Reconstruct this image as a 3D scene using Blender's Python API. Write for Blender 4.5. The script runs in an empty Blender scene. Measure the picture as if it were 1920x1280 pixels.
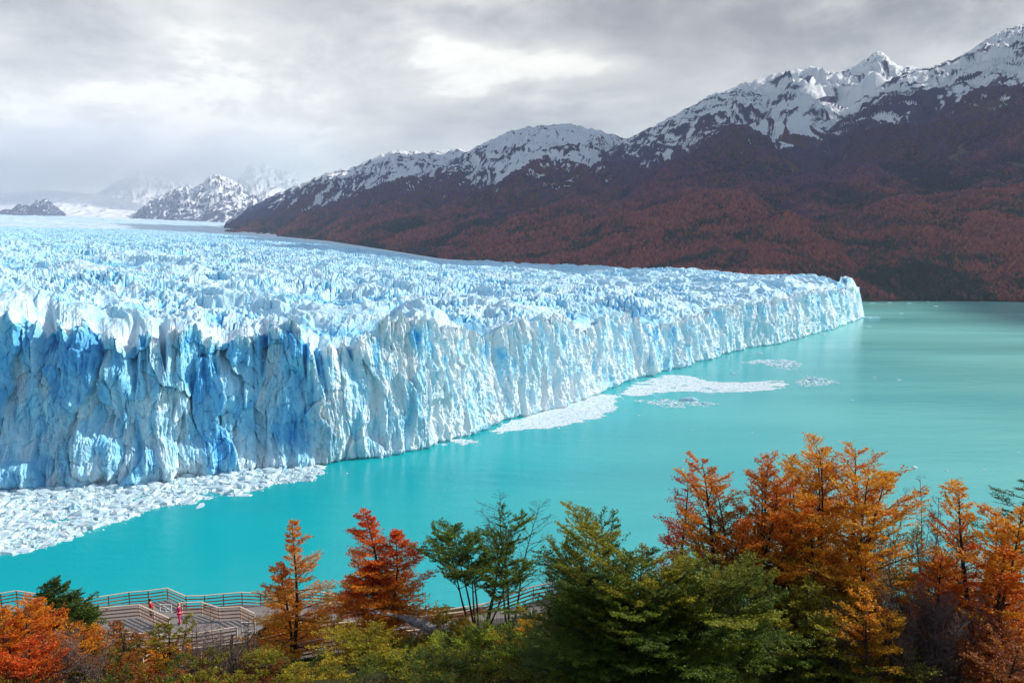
import bpy, math, os
import numpy as np
from mathutils import Vector
R = math.radians
SC = bpy.context.scene
COL = SC.collection
F32 = np.float32

# ---------------------------------------------------------------- camera
CAMZ = 110.0
FPX = 1450.0                       # focal length in pixels of the 1920 px wide photograph
PITCH = math.atan2(190.0, FPX)     # the horizon lies above the middle of the picture
cam_data = bpy.data.cameras.new('camera')
cam_data.sensor_width = 36.0
cam_data.lens = 36.0 * FPX / 1920.0
cam_data.clip_start = 0.5
cam_data.clip_end = 120000.0
cam = bpy.data.objects.new('camera', cam_data)
COL.objects.link(cam)
cam.location = (0, 0, CAMZ)
cam.rotation_euler = (math.pi / 2 - PITCH, 0, 0)
SC.camera = cam

# ---------------------------------------------------------------- sun, exposure
SUN_EL, SUN_AZ = 33.0, 76.0        # azimuth clockwise from +Y (straight ahead): from the right, a touch ahead
sd = Vector((math.sin(R(SUN_AZ)) * math.cos(R(SUN_EL)), math.cos(R(SUN_AZ)) * math.cos(R(SUN_EL)), math.sin(R(SUN_EL))))
sun_data = bpy.data.lights.new('sun', 'SUN')
sun_data.energy = 4.3
sun_data.angle = R(0.5)
sun_data.color = (1.0, 0.95, 0.87)
sun = bpy.data.objects.new('sun', sun_data)
COL.objects.link(sun)
sun.rotation_euler = (-sd).to_track_quat('-Z', 'Y').to_euler()
sun.location = (0, 0, 400)
SC.view_settings.view_transform = 'Standard'
SC.view_settings.look = 'None'
SC.view_settings.exposure = 0.22
SC.view_settings.gamma = 1.0
SC.cycles.max_bounces = 6
SC.cycles.diffuse_bounces = 3
SC.cycles.glossy_bounces = 2
SC.cycles.transmission_bounces = 3
SC.cycles.transparent_max_bounces = 4
SC.cycles.volume_bounces = 2
SC.cycles.use_denoising = True
SC.cycles.sample_clamp_indirect = 4.0

# ---------------------------------------------------------------- node helper
class NT:
    def __init__(s, tree):
        s.t = tree; s.n = tree.nodes; s.l = tree.links
    def new(s, typ, **kw):
        n = s.n.new(typ)
        for k, v in kw.items():
            setattr(n, k, v)
        return n
    def put(s, sock, v):
        if isinstance(v, bpy.types.NodeSocket): s.l.new(v, sock)
        elif v is not None: sock.default_value = v
    def math(s, op, a, b=None, clamp=False):
        n = s.new('ShaderNodeMath', operation=op, use_clamp=clamp)
        s.put(n.inputs[0], a)
        if b is not None: s.put(n.inputs[1], b)
        return n.outputs[0]
    def vmath(s, op, a, b=None):
        n = s.new('ShaderNodeVectorMath', operation=op)
        s.put(n.inputs[0], a)
        if b is not None: s.put(n.inputs[1], b)
        return n.outputs['Value'] if op in ('DOT_PRODUCT', 'LENGTH') else n.outputs[0]
    def rng(s, v, a, b, c=0.0, d=1.0, smooth=True):
        n = s.new('ShaderNodeMapRange')
        if smooth: n.interpolation_type = 'SMOOTHSTEP'
        s.put(n.inputs[0], v)
        for i, q in enumerate((a, b, c, d)): n.inputs[i + 1].default_value = q
        return n.outputs[0]
    def noise(s, vec, scale, detail=4, rough=0.5, dist=0.0, out='Fac', dims='3D'):
        n = s.new('ShaderNodeTexNoise', noise_dimensions=dims)
        if vec is not None: s.put(n.inputs['Vector'], vec)
        n.inputs['Scale'].default_value = scale
        n.inputs['Detail'].default_value = detail
        n.inputs['Roughness'].default_value = rough
        n.inputs['Distortion'].default_value = dist
        return n.outputs[out]
    def mix(s, f, a, b, blend='MIX'):
        n = s.new('ShaderNodeMix', data_type='RGBA', blend_type=blend)
        s.put(n.inputs[0], f)
        for i, v in ((6, a), (7, b)):
            if isinstance(v, (tuple, list)) and len(v) == 3: v = (*v, 1)
            s.put(n.inputs[i], v)
        return n.outputs[2]
    def attr(s, name):
        n = s.new('ShaderNodeAttribute', attribute_name=name)
        return n

# ---------------------------------------------------------------- world: daylight sky behind broken cloud
world = bpy.data.worlds.new('World')
SC.world = world
world.use_nodes = True
w = NT(world.node_tree)
w.n.clear()
wout = w.new('ShaderNodeOutputWorld')
sky = w.new('ShaderNodeTexSky', sky_type='NISHITA')
sky.sun_disc = False
sky.sun_elevation = R(SUN_EL); sky.sun_rotation = R(SUN_AZ)
sky.air_density = 1.0; sky.dust_density = 0.6
bg1 = w.new('ShaderNodeBackground'); bg1.inputs[1].default_value = 0.13
w.l.new(sky.outputs[0], bg1.inputs[0])
tc = w.new('ShaderNodeTexCoord')
dirv = tc.outputs['Generated']
sep = w.new('ShaderNodeSeparateXYZ'); w.l.new(dirv, sep.inputs[0])
zz = w.math('ADD', w.math('MAXIMUM', sep.outputs[2], 0.0), 0.16)
cmb = w.new('ShaderNodeCombineXYZ')
w.l.new(w.math('DIVIDE', sep.outputs[0], zz), cmb.inputs[0])
w.l.new(w.math('DIVIDE', sep.outputs[1], zz), cmb.inputs[1])
cpos = cmb.outputs[0]
n1 = w.noise(w.vmath('ADD', cpos, (3.1, 1.7, 0)), 0.75, 7, 0.52, 0.35)
n2 = w.noise(w.vmath('ADD', cpos, (7.7, 4.2, 2.0)), 1.9, 6, 0.55, 0.2)
n3 = w.noise(w.vmath('MULTIPLY', dirv, (1, 1, 2.2)), 7.0, 8, 0.6, 0.3)
n4 = w.noise(w.vmath('MULTIPLY', dirv, (1, 1, 1.9)), 16.0, 8, 0.62, 0.4)
def lobe(px, py, wx, wy, amp):
    # a broad bright or dark patch of cloud standing in one direction of the sky
    a = math.atan2(px - 960, FPX); e = math.atan2(450 - py, FPX)
    az = w.math('ARCTAN2', sep.outputs[0], sep.outputs[1])
    el = w.math('ARCSINE', sep.outputs[2])
    u = w.math('ADD', w.math('DIVIDE', w.math('SUBTRACT', az, a), wx / FPX), w.math('MULTIPLY', w.math('SUBTRACT', n3, 0.5), 2.6))
    v = w.math('ADD', w.math('DIVIDE', w.math('SUBTRACT', el, e), wy / FPX), w.math('MULTIPLY', w.math('SUBTRACT', n2, 0.5), 3.2))
    q = w.math('ADD', w.math('MULTIPLY', u, u), w.math('MULTIPLY', v, v))
    return w.math('MULTIPLY', w.math('EXPONENT', w.math('MULTIPLY', q, -1.0)), amp)
lum = w.math('ADD', w.math('MULTIPLY', w.math('SUBTRACT', n1, 0.5), 0.9), w.math('MULTIPLY', w.math('SUBTRACT', n2, 0.5), 0.5))
lum = w.math('ADD', lum, w.math('ADD', w.math('MULTIPLY', w.math('SUBTRACT', n3, 0.5), 0.75), w.math('MULTIPLY', w.math('SUBTRACT', n4, 0.5), 0.22)))
lum = w.math('ADD', lum, 0.66)
for L in ((150, 330, 560, 110, 0.26), (1010, 140, 200, 50, 0.52), (640, 200, 330, 70, 0.22), (820, 95, 80, 60, 0.25),
          (1250, 225, 190, 50, 0.10), (160, 150, 330, 80, -0.10), (820, 30, 260, 50, -0.26), (1500, 50, 420, 90, -0.24)):
    lum = w.math('ADD', lum, lobe(*L))
lum = w.math('MAXIMUM', lum, 0.2)
ramp = w.new('ShaderNodeValToRGB')
w.l.new(w.math('MULTIPLY', lum, 0.9), ramp.inputs[0])
cr = ramp.color_ramp
cr.elements[0].position = 0.15; cr.elements[0].color = (0.15, 0.15, 0.18, 1)
cr.elements[1].position = 0.85; cr.elements[1].color = (0.92, 0.90, 0.83, 1)
e = cr.elements.new(0.40); e.color = (0.37, 0.37, 0.385, 1)
e = cr.elements.new(0.58); e.color = (0.61, 0.605, 0.59, 1)
bg2 = w.new('ShaderNodeBackground'); w.l.new(w.math('ADD', 1.0, w.math('MULTIPLY', w.math('MAXIMUM', w.math('SUBTRACT', lum, 0.85), 0.0), 0.9)), bg2.inputs[1])
w.l.new(ramp.outputs[0], bg2.inputs[0])
hole = w.rng(w.math('ADD', sep.outputs[2], w.math('MULTIPLY', w.math('SUBTRACT', n1, 0.5), 0.5)), 0.38, 0.6, 1.0, 0.25)
back = w.rng(sep.outputs[1], -0.25, 0.15, 0.3, 1.0)
mx = w.new('ShaderNodeMixShader')
w.l.new(w.math('MULTIPLY', hole, back), mx.inputs[0])
w.l.new(bg1.outputs[0], mx.inputs[1]); w.l.new(bg2.outputs[0], mx.inputs[2])
w.l.new(mx.outputs[0], wout.inputs[0])

# ---------------------------------------------------------------- geometry helpers
CP, SP = math.cos(PITCH), math.sin(PITCH)
def ray(px, py):
    px = np.asarray(px, dtype=np.float64); py = np.asarray(py, dtype=np.float64)
    xc = (px - 960) / FPX; yc = (640 - py) / FPX
    return np.stack(np.broadcast_arrays(xc, CP + yc * SP, -SP + yc * CP), -1)
def at(px, py, Y):
    d = ray(px, py)
    k = np.asarray(Y) / d[..., 1]
    return d * k[..., None] + np.array([0, 0, CAMZ])
def at_z(px, py, z=0.0):
    d = ray(px, py)
    k = (z - CAMZ) / d[..., 2]
    return d * k[..., None] + np.array([0, 0, CAMZ])
def project(p):
    p = np.asarray(p, dtype=np.float64) - np.array([0, 0, CAMZ])
    fw = p[..., 1] * CP - p[..., 2] * SP
    up = p[..., 1] * SP + p[..., 2] * CP
    return 960 + FPX * p[..., 0] / fw, 640 - FPX * up / fw

def _h(ix, iy, s):
    h = ix.astype(np.uint32) * np.uint32(374761393) + iy.astype(np.uint32) * np.uint32(668265263) + np.uint32((s * 2246822519) & 0xffffffff)
    h = (h ^ (h >> np.uint32(13))) * np.uint32(1274126177)
    h = (h ^ (h >> np.uint32(16))) * np.uint32(2654435769)
    return h ^ (h >> np.uint32(15))
def _u(h): return (h & np.uint32(0xffffff)).astype(F32) / F32(16777216.0)
def pn(x, y, s=0):
    """gradient noise, about -1..1"""
    x = np.asarray(x, dtype=np.float64); y = np.asarray(y, dtype=np.float64)
    x, y = np.broadcast_arrays(x, y)
    fx = np.floor(x); fy = np.floor(y)
    ix = fx.astype(np.int64).astype(np.int32); iy = fy.astype(np.int64).astype(np.int32)
    tx = (x - fx).astype(F32); ty = (y - fy).astype(F32)
    ux = tx * tx * tx * (tx * (tx * 6 - 15) + 10); uy = ty * ty * ty * (ty * (ty * 6 - 15) + 10)
    def g(dx, dy):
        a = _u(_h(ix + dx, iy + dy, s)) * F32(2 * math.pi)
        return np.cos(a) * (tx - dx) + np.sin(a) * (ty - dy)
    a = g(0, 0); b = g(1, 0); c = g(0, 1); d = g(1, 1)
    return ((a + (b - a) * ux) * (1 - uy) + (c + (d - c) * ux) * uy) * F32(1.5)
def fbm(x, y, s=0, o=4, lac=2.03, gain=0.5):
    t = 0; a = 1.0; n = 0
    for i in range(o):
        t = t + a * pn(x, y, s + i * 17); n += a
        x = x * lac + 3.7; y = y * lac - 1.3; a *= gain
    return t / n
def ridged(x, y, s=0, o=3, lac=2.03, gain=0.5):
    t = 0; a = 1.0; n = 0
    for i in range(o):
        t = t + a * (1 - np.abs(pn(x, y, s + i * 17)) * 1.6); n += a
        x = x * lac + 1.7; y = y * lac + 5.3; a *= gain
    return t / n
def worley(x, y, s=0):
    """F1, F2, random a, random b of the nearest cell, and the offset to its centre"""
    x, y = np.broadcast_arrays(np.asarray(x, np.float64), np.asarray(y, np.float64))
    fx = np.floor(x); fy = np.floor(y)
    ix = fx.astype(np.int64).astype(np.int32); iy = fy.astype(np.int64).astype(np.int32)
    tx = (x - fx).astype(F32); ty = (y - fy).astype(F32)
    f1 = np.full(x.shape, 9, F32); f2 = f1.copy(); ra = f1 * 0; rb = f1 * 0; ox = f1 * 0; oy = f1 * 0
    for dx in (-1, 0, 1):
        for dy in (-1, 0, 1):
            h = _h(ix + dx, iy + dy, s); h2 = _h(ix + dx, iy + dy, s + 911)
            px_ = dx + _u(h); py_ = dy + _u(h2)
            vx = tx - px_; vy = ty - py_
            d = np.sqrt(vx * vx + vy * vy)
            m = d < f1
            f2 = np.where(m, f1, np.minimum(f2, d))
            f1 = np.where(m, d, f1)
            ra = np.where(m, _u(h * np.uint32(2654435761)), ra); rb = np.where(m, _u(h2 * np.uint32(2654435761)), rb)
            ox = np.where(m, vx, ox); oy = np.where(m, vy, oy)
    return f1, f2, ra, rb, ox, oy
def sst(x, a, b):
    t = np.clip((x - a) / (b - a), 0, 1)
    return t * t * (3 - 2 * t)

def link(o, parent=None):
    COL.objects.link(o)
    if parent is not None: o.parent = parent
    return o
def mesh_from(name, verts, faces, mat=None, parent=None, cols=None, attrs=None, smooth=True, nsides=4, matidx=None):
    """faces: (n, nsides) int array"""
    me = bpy.data.meshes.new(name)
    verts = np.ascontiguousarray(verts, dtype=F32).reshape(-1, 3)
    faces = np.ascontiguousarray(faces, dtype=np.int32).reshape(-1, nsides)
    nf = len(faces)
    me.vertices.add(len(verts)); me.vertices.foreach_set('co', verts.ravel())
    me.loops.add(nf * nsides); me.loops.foreach_set('vertex_index', faces.ravel())
    me.polygons.add(nf)
    me.polygons.foreach_set('loop_start', np.arange(0, nf * nsides, nsides, dtype=np.int32))
    me.polygons.foreach_set('loop_total', np.full(nf, nsides, dtype=np.int32))
    me.polygons.foreach_set('use_smooth', np.full(nf, smooth, dtype=bool))
    me.update(calc_edges=True)
    if cols is not None:
        a = me.color_attributes.new('Col', 'FLOAT_COLOR', 'POINT')
        c = np.ones((len(verts), 4), F32); c[:, :3] = np.asarray(cols, F32).reshape(-1, 3)
        a.data.foreach_set('color', c.ravel())
    for k, v in (attrs or {}).items():
        a = me.attributes.new(k, 'FLOAT', 'POINT')
        a.data.foreach_set('value', np.ascontiguousarray(v, F32).ravel())
    if mat is not None: me.materials.append(mat)
    o = bpy.data.objects.new(name, me)
    return link(o, parent)
def grid_faces(nr, nc):
    i = np.arange((nr - 1) * (nc - 1)); r = i // (nc - 1); c = i % (nc - 1)
    a = r * nc + c
    return np.stack([a, a + 1, a + nc + 1, a + nc], 1)
def tag(o, label=None, cat=None, group=None, kind=None):
    if label: o['label'] = label
    if cat: o['category'] = cat
    if group: o['group'] = group
    if kind: o['kind'] = kind
    return o
def pmat(name, color=(0.5, 0.5, 0.5), rough=0.7, spec=0.5):
    m = bpy.data.materials.new(name); m.use_nodes = True
    n = NT(m.node_tree); b = m.node_tree.nodes['Principled BSDF']
    b.inputs['Base Color'].default_value = (*color, 1)
    b.inputs['Roughness'].default_value = rough
    b.inputs['Specular IOR Level'].default_value = spec
    return m, n, b
def bump(n, b, height, dist, strength=1.0):
    k = n.new('ShaderNodeBump'); k.inputs['Distance'].default_value = dist; k.inputs['Strength'].default_value = strength
    n.l.new(height, k.inputs['Height']); n.l.new(k.outputs[0], b.inputs['Normal'])
    return k
# ================================================================ materials of the landscape
M = {}
def ice_material():
    m, n, b = pmat('glacier_ice', rough=0.45, spec=0.4)
    geo = n.new('ShaderNodeNewGeometry'); pos = geo.outputs['Position']
    blue = n.attr('blue').outputs['Fac']; dirt = n.attr('dirt').outputs['Fac']
    f1 = n.noise(pos, 0.35, 5, 0.6)
    f2 = n.noise(pos, 0.07, 4, 0.55)
    v = n.math('ADD', blue, n.math('MULTIPLY', n.math('SUBTRACT', f1, 0.5), 0.22))
    v = n.math('ADD', v, n.math('MULTIPLY', n.math('SUBTRACT', f2, 0.5), 0.16))
    r = n.new('ShaderNodeValToRGB'); n.l.new(v, r.inputs[0])
    c = r.color_ramp
    c.elements[0].position = 0.0; c.elements[0].color = (0.80, 0.86, 0.90, 1)
    c.elements[1].position = 1.0; c.elements[1].color = (0.02, 0.24, 0.68, 1)
    for p, q in ((0.22, (0.58, 0.81, 0.92)), (0.45, (0.33, 0.72, 0.93)), (0.7, (0.14, 0.54, 0.88))):
        e = c.elements.new(p); e.color = (*q, 1)
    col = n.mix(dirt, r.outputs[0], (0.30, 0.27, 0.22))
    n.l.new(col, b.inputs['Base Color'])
    h = n.math('ADD', n.noise(pos, 0.8, 6, 0.65), n.math('MULTIPLY', n.noise(pos, 0.25, 3, 0.5), 1.2))
    bump(n, b, h, 0.9, 0.75)
    return m
M['ice'] = ice_material()
def mountain_material():
    m, n, b = pmat('mountain_slope', rough=0.9, spec=0.15)
    geo = n.new('ShaderNodeNewGeometry'); pos = geo.outputs['Position']
    a = n.attr('Col')
    f = n.noise(n.vmath('MULTIPLY', pos, (1, 0.5, 1)), 0.14, 4, 0.7)
    k = n.rng(f, 0.3, 0.7, 0.7, 1.3, False)
    cc = n.new('ShaderNodeCombineXYZ')
    for i in range(3): n.l.new(k, cc.inputs[i])
    snow = n.attr('snow').outputs['Fac']
    base = n.mix(1.0, a.outputs['Color'], cc.outputs[0], 'MULTIPLY')
    sn = n.rng(n.math('ADD', snow, n.math('MULTIPLY', n.math('SUBTRACT', n.noise(n.vmath('MULTIPLY', pos, (1, 0.4, 1)), 0.03, 6, 0.7), 0.5), 0.9)), 0.37, 0.60)
    n.l.new(n.mix(sn, base, (0.80, 0.80, 0.80)), b.inputs['Base Color'])
    bump(n, b, n.noise(pos, 0.12, 4, 0.7), 5.0, 0.8)
    return m
M['mountain'] = mountain_material()
def water_material():
    m, n, b = pmat('glacial_water', rough=0.12, spec=0.38)
    b.inputs['IOR'].default_value = 1.33
    geo = n.new('ShaderNodeNewGeometry'); pos = geo.outputs['Position']
    f = n.noise(n.vmath('MULTIPLY', pos, (0.35, 1.0, 1.0)), 0.006, 4, 0.55)
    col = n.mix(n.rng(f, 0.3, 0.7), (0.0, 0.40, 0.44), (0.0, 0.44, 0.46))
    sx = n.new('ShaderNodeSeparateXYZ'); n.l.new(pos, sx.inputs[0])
    sky_sheen = n.rng(n.math('ADD', n.math('ADD', sx.outputs[0], n.math('MULTIPLY', sx.outputs[1], -0.25)), n.math('MULTIPLY', n.math('SUBTRACT', f, 0.5), 260.0)), -170.0, 330.0)  # water paler towards the right: sky reflection put into the colour
    col = n.mix(sky_sheen, col, (0.23, 0.60, 0.54))
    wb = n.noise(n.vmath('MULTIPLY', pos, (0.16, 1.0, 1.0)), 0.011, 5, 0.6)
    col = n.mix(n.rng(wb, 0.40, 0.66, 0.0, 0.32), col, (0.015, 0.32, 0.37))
    n.l.new(col, b.inputs['Base Color'])
    n.l.new(n.rng(f, 0.35, 0.7, 0.12, 0.28), b.inputs['Roughness'])
    w1 = n.noise(n.vmath('MULTIPLY', pos, (0.5, 1.0, 1.0)), 0.9, 3, 0.6)
    w2 = n.noise(n.vmath('MULTIPLY', pos, (0.4, 1.0, 1.0)), 0.14, 3, 0.5)
    h = n.math('ADD', n.math('MULTIPLY', w1, 0.35), w2)
    bump(n, b, h, 0.6, 0.5)
    return m
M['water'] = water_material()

# ================================================================ water
wv = np.array([[-60000, -300, 0], [60000, -300, 0], [60000, 70000, 0], [-60000, 70000, 0]])
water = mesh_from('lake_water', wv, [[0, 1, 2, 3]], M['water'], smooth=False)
tag(water, 'turquoise milky lake below the ice wall', 'water', kind='structure')

# ================================================================ glacier
def build_glacier():
    bpx = [-500, -200, 0, 100, 250, 330, 450, 540, 600, 700, 800, 890, 920, 1000, 1060, 1130, 1180, 1290, 1350, 1400, 1450, 1500, 1560, 1600, 1623]
    bpy_ = [920, 914, 912, 905, 903, 893, 878, 873, 869, 855, 838, 808, 797, 775, 760, 735, 712, 685, 665, 653, 646, 633, 616, 602, 593]
    lpx = [-500, -200, -60, 0, 60, 130, 170, 240, 300, 345, 400, 470, 520, 560, 600, 640, 700, 722, 740, 790, 860, 930, 960, 1000, 1060, 1110, 1140, 1160, 1210, 1250, 1300, 1360, 1420, 1500, 1560, 1600, 1612, 1623]
    lpy = [570, 575, 580, 574, 590, 597, 600, 636, 622, 608, 622, 628, 612, 612, 634, 650, 640, 612, 598, 594, 610, 632, 604, 590, 594, 614, 600, 584, 600, 612, 592, 572, 566, 552, 541, 536, 534, 545]
    NC = 1560
    # columns: evenly in the picture on the near part, evenly in metres farther out so that the far face keeps its flutes
    pxs = np.linspace(-240, 1623, NC)
    B = at_z(pxs, np.interp(pxs, bpx, bpy_), 0.0)
    # smooth the front line a little
    k = np.hanning(25); k /= k.sum()
    Bs = np.stack([np.convolve(np.pad(B[:, i], 12, 'edge'), k, 'valid') for i in range(3)], 1)
    s = np.concatenate([[0], np.cumsum(np.linalg.norm(np.diff(Bs[:, :2], axis=0), axis=1))])
    k2 = np.hanning(81); k2 /= k2.sum()
    tg = np.gradient(Bs[:, :2], axis=0)
    tg = np.stack([np.convolve(np.pad(tg[:, i], 40, 'edge'), k2, 'valid') for i in range(2)], 1)
    tg /= np.linalg.norm(tg, axis=1)[:, None]
    nrm = np.stack([tg[:, 1], -tg[:, 0]], 1)        # points out over the lake, towards the camera
    rad = Bs[:, :2] / np.linalg.norm(Bs[:, :2], axis=1)[:, None]   # inward over the glacier, away from the camera
    # lip heights: measured on the front line moved back a few metres
    lip_y = np.interp(pxs, lpx, lpy)
    setb = 7.0
    Lx = Bs[:, :2] + rad * (setb / np.clip(-(rad * nrm).sum(1), 0.35, 1))[:, None]
    rl = np.linalg.norm(Lx, axis=1)
    d = ray(pxs, lip_y); dh = np.linalg.norm(d[:, :2], axis=1)
    zl = CAMZ + d[:, 2] / dh * rl
    zl_s = np.convolve(np.pad(zl, 60, 'edge'), np.hanning(121) / np.hanning(121).sum(), 'valid')
    # jagged columns of the lip
    f1, f2, ra, rb, ox, oy = worley(s / 13.0 + 0.25 * fbm(s / 30, s * 0, 7, 2), np.full_like(s, 0.5), 5)
    zj = (ra - 0.5) * 4.6 + (0.5 - np.abs(ox)) * 6.0 + 2.0 * fbm(s / 4.5, s * 0, 4, 3) - np.exp(-((f2 - f1) / 0.12) ** 2) * 3.5
    f1b, f2b, rab, *_ = worley(s / 3.2, np.full_like(s, 0.5), 6)
    zj = zj + (rab - 0.5) * 2.2 - np.exp(-((f2b - f1b) / 0.2) ** 2) * 1.2
    edge_s = np.clip((1623 - pxs) / 30, 0, 1)
    zlip = zl + zj * (0.45 + 0.55 * edge_s)
    # ------------- face rows
    NF = 250
    v = np.linspace(0, 1, NF)[:, None]
    Z = v * (zlip[None, :] + 1.0) - 1.0
    S = np.broadcast_to(s[None, :], Z.shape)
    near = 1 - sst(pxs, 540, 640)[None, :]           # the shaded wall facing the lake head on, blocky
    wz = fbm(S / 30, Z / 30, 91, 3) * 8
    wS = S + fbm(S / 18, Z / 40, 55, 3) * 5
    Hh = Z / np.maximum(zlip[None, :], 1)
    D = fbm(S / 45, Z / 140, 3, 3) * 9                                   # buttresses
    D = D + (ridged(wS / 16, Z / 90, 8, 2) - 0.5) * (5.0 + 5.0 * near * sst(Hh, 0.1, 0.7))     # columns
    flm = 0.35 + 1.1 * sst(fbm(S / 24, Z / 30, 23, 3), -0.3, 0.4)
    D = D + (ridged(wS / 5.5, Z / 26, 21, 3) - 0.5) * (2.9 - 0.6 * near) * flm    # flutes
    D = D + (ridged(wS / 1.9, Z / 9, 37, 2) - 0.5) * 0.75 * (1 - 0.4 * near)
    # fractured slabs
    F1, F2, A, Bc, OX, OY = worley((S + wz) / 12.0, Z / 34.0 + 3, 41)
    slab = (A - 0.5) * 5.0 + OX * (Bc - 0.5) * 8 + OY * (A - 0.5) * 8
    D = D + slab * (0.5 + 0.6 * near)
    crack1 = np.exp(-((F2 - F1) / 0.05) ** 2)
    D = D - crack1 * 0.9 * (0.3 + 0.6 * near) * sst(fbm(S / 20, Z / 20, 43, 2), -0.1, 0.3)
    G1, G2, GA, GB, GX, GY = worley((S + wz * 0.6) / 4.4, Z / 10.0 + 9, 47)
    D = D + ((GA - 0.5) * 1.5 + GX * (GB - 0.5) * 3 + GY * (GA - 0.5) * 3) * (0.5 + 0.6 * near)
    D = D - np.exp(-((G2 - G1) / 0.06) ** 2) * 0.35 * near
    K1, K2, KA, KB, KX, KY = worley((S + wz * 0.4) / 1.7, Z / 5.0 + 4, 49)
    D = D + ((KA - 0.5) * 0.9 + KX * (KB - 0.5) * 1.6 + KY * (KA - 0.5) * 1.2) * (0.35 + 0.5 * near)
    D = D + fbm(S / 2.2, Z / 2.2, 63, 3) * 0.55
    D = D + (ridged(S / 2.8 + wz * 0.1, Z / 13, 64, 3) - 0.5) * 1.3 * (near * 0.9 + 0.25)
    # open crevasses cutting down from the lip
    slot = np.zeros_like(D)
    rg = np.random.default_rng(11)
    s0 = 4.0; L = s[-1]
    px_of = lambda q: np.interp(q, s, pxs)
    while s0 < L:
        p = px_of(s0)
        wd = rg.uniform(0.7, 1.6) if p > 620 else rg.uniform(1.2, 3.2)
        dp = rg.uniform(0.10, 0.5) if p > 620 else rg.uniform(0.2, 0.62)
        ln = rg.uniform(-6, 6); am = rg.uniform(3, 9)
        cen = s0 + ln * (1 - Hh) + np.sin(Z / 9 + s0) * 0.7
        open_ = np.clip((Hh - (1 - dp)) / dp, 0, 1)
        q = np.exp(-((S - cen) / (wd * (0.35 + open_ * 0.9))) ** 4) * np.sqrt(open_)
        slot = np.maximum(slot, q * am / 9)
        s0 += rg.choice([4, 7, 12, 20, 27]) * rg.uniform(0.8, 1.2) if p < 1200 else rg.uniform(4, 17)
    D = D - slot * (8.5 + 3.0 * near)
    # conchoidal blue hollows and the collapsed apron at the foot of the near wall
    hol = np.zeros_like(D)
    for (hx, hy, hw, hh, am) in ((560, 812, 26, 30, 4.5), (70, 800, 30, 34, 3), (200, 770, 28, 40, 3.2), (385, 735, 24, 44, 3.0), (110, 690, 20, 50, 3), (470, 690, 18, 60, 2.2), (555, 740, 12, 40, 2.5)):
        hs = np.interp(hx, pxs, s); bw = np.interp(hx, bpx, bpy_); mp = 80 / (bw - np.interp(hx, lpx, lpy))
        e = ((S - hs) / (hw * mp)) ** 2 + ((Z - (bw - hy) * mp) / (hh * mp)) ** 2
        hol = np.maximum(hol, np.exp(-e ** 1.5)); D = D - np.exp(-e ** 1.5) * am
    foot = np.exp(-(np.maximum(Z, 0) / (9 + 6 * fbm(S / 25, S * 0, 77, 2))) ** 2) * near
    lump = 1 - worley(S / 7 + wz * 0.02, Z / 6, 71)[0]
    D = D + foot * (2.5 + 4.5 * lump)
    foot2 = np.exp(-(np.maximum(Z, 0) / 5) ** 2) * (1 - near)
    D = D + foot2 * 1.2
    under = np.exp(-(np.maximum(Z, 0) / 1.0) ** 2)                      # waterline notch
    D = D - under * 1.3 * (1 - 0.6 * near)
    # left pile of collapsed ice
    for (hx, hy, hw, hh, am) in ((180, 850, 45, 40, 8), (215, 745, 26, 40, 5), (460, 770, 24, 26, 3.5), (330, 860, 60, 22, 4), (20, 880, 60, 22, 5), (570, 700, 22, 26, 4.5), (620, 780, 30, 80, 4)):
        hs = np.interp(hx, pxs, s); bw = np.interp(hx, bpx, bpy_); mp = 80 / (bw - np.interp(hx, lpx, lpy))
        e = ((S - hs) / (hw * mp)) ** 2 + ((Z - (bw - hy) * mp) / (hh * mp)) ** 2
        D = D + np.exp(-e ** 2) * am
    fade = np.clip((1623 - pxs) / 40, 0, 1)[None, :] ** 0.7
    D = D * (0.25 + 0.75 * fade) - setb * Hh ** 1.3 * (1 - 0.0)
    D = D * (1 - 0.0 * Hh)
    # at the lip the face meets the columns of the top
    P = np.zeros((NF, NC, 3), F32)
    P[..., 0] = Bs[None, :, 0] + nrm[None, :, 0] * D
    P[..., 1] = Bs[None, :, 1] + nrm[None, :, 1] * D
    P[..., 2] = Z
    P[..., 2] -= slot * (5.0 + 3.0 * near) * sst(Hh, 0.7, 1.0)
    # colour of the ice of the face: dense blue where blocks have broken away, bubbly white elsewhere, bluer on the near wall as painted-in shade
    patch = fbm(S / 26, Z / 42, 131, 4) + 0.35 * (A - 0.5) + 0.25 * (GA - 0.5)
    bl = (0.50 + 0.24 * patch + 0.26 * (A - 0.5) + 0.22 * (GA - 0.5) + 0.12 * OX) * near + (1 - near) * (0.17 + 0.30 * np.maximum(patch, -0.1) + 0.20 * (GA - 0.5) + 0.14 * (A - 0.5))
    bl = bl + slot * (0.30 + 0.15 * (1 - near)) + hol * 0.10
    # freshly calved faces high on the bright wall
    fr = sst(fbm(S / 9, Z / 24, 151, 3), 0.14, 0.34) * sst(Hh, 0.25, 0.75) * (1 - near)
    bl = bl + fr * 0.42
    bl = bl - foot * 0.16 * near - sst(Hh + 0.05 * fbm(S / 5, Z * 0, 191, 3), 0.88, 0.99) * 0.36 * (1 - slot) 
    ridge_w = ridged(wS / 5.5, Z / 26, 21, 3)
    bl = bl - (ridge_w - 0.5) * 0.30
    dirt = sst(fbm(S / 5, Z / 26, 171, 4), 0.30, 0.62) * sst(1 - Hh, 0.35, 0.9) * 0.5
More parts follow.
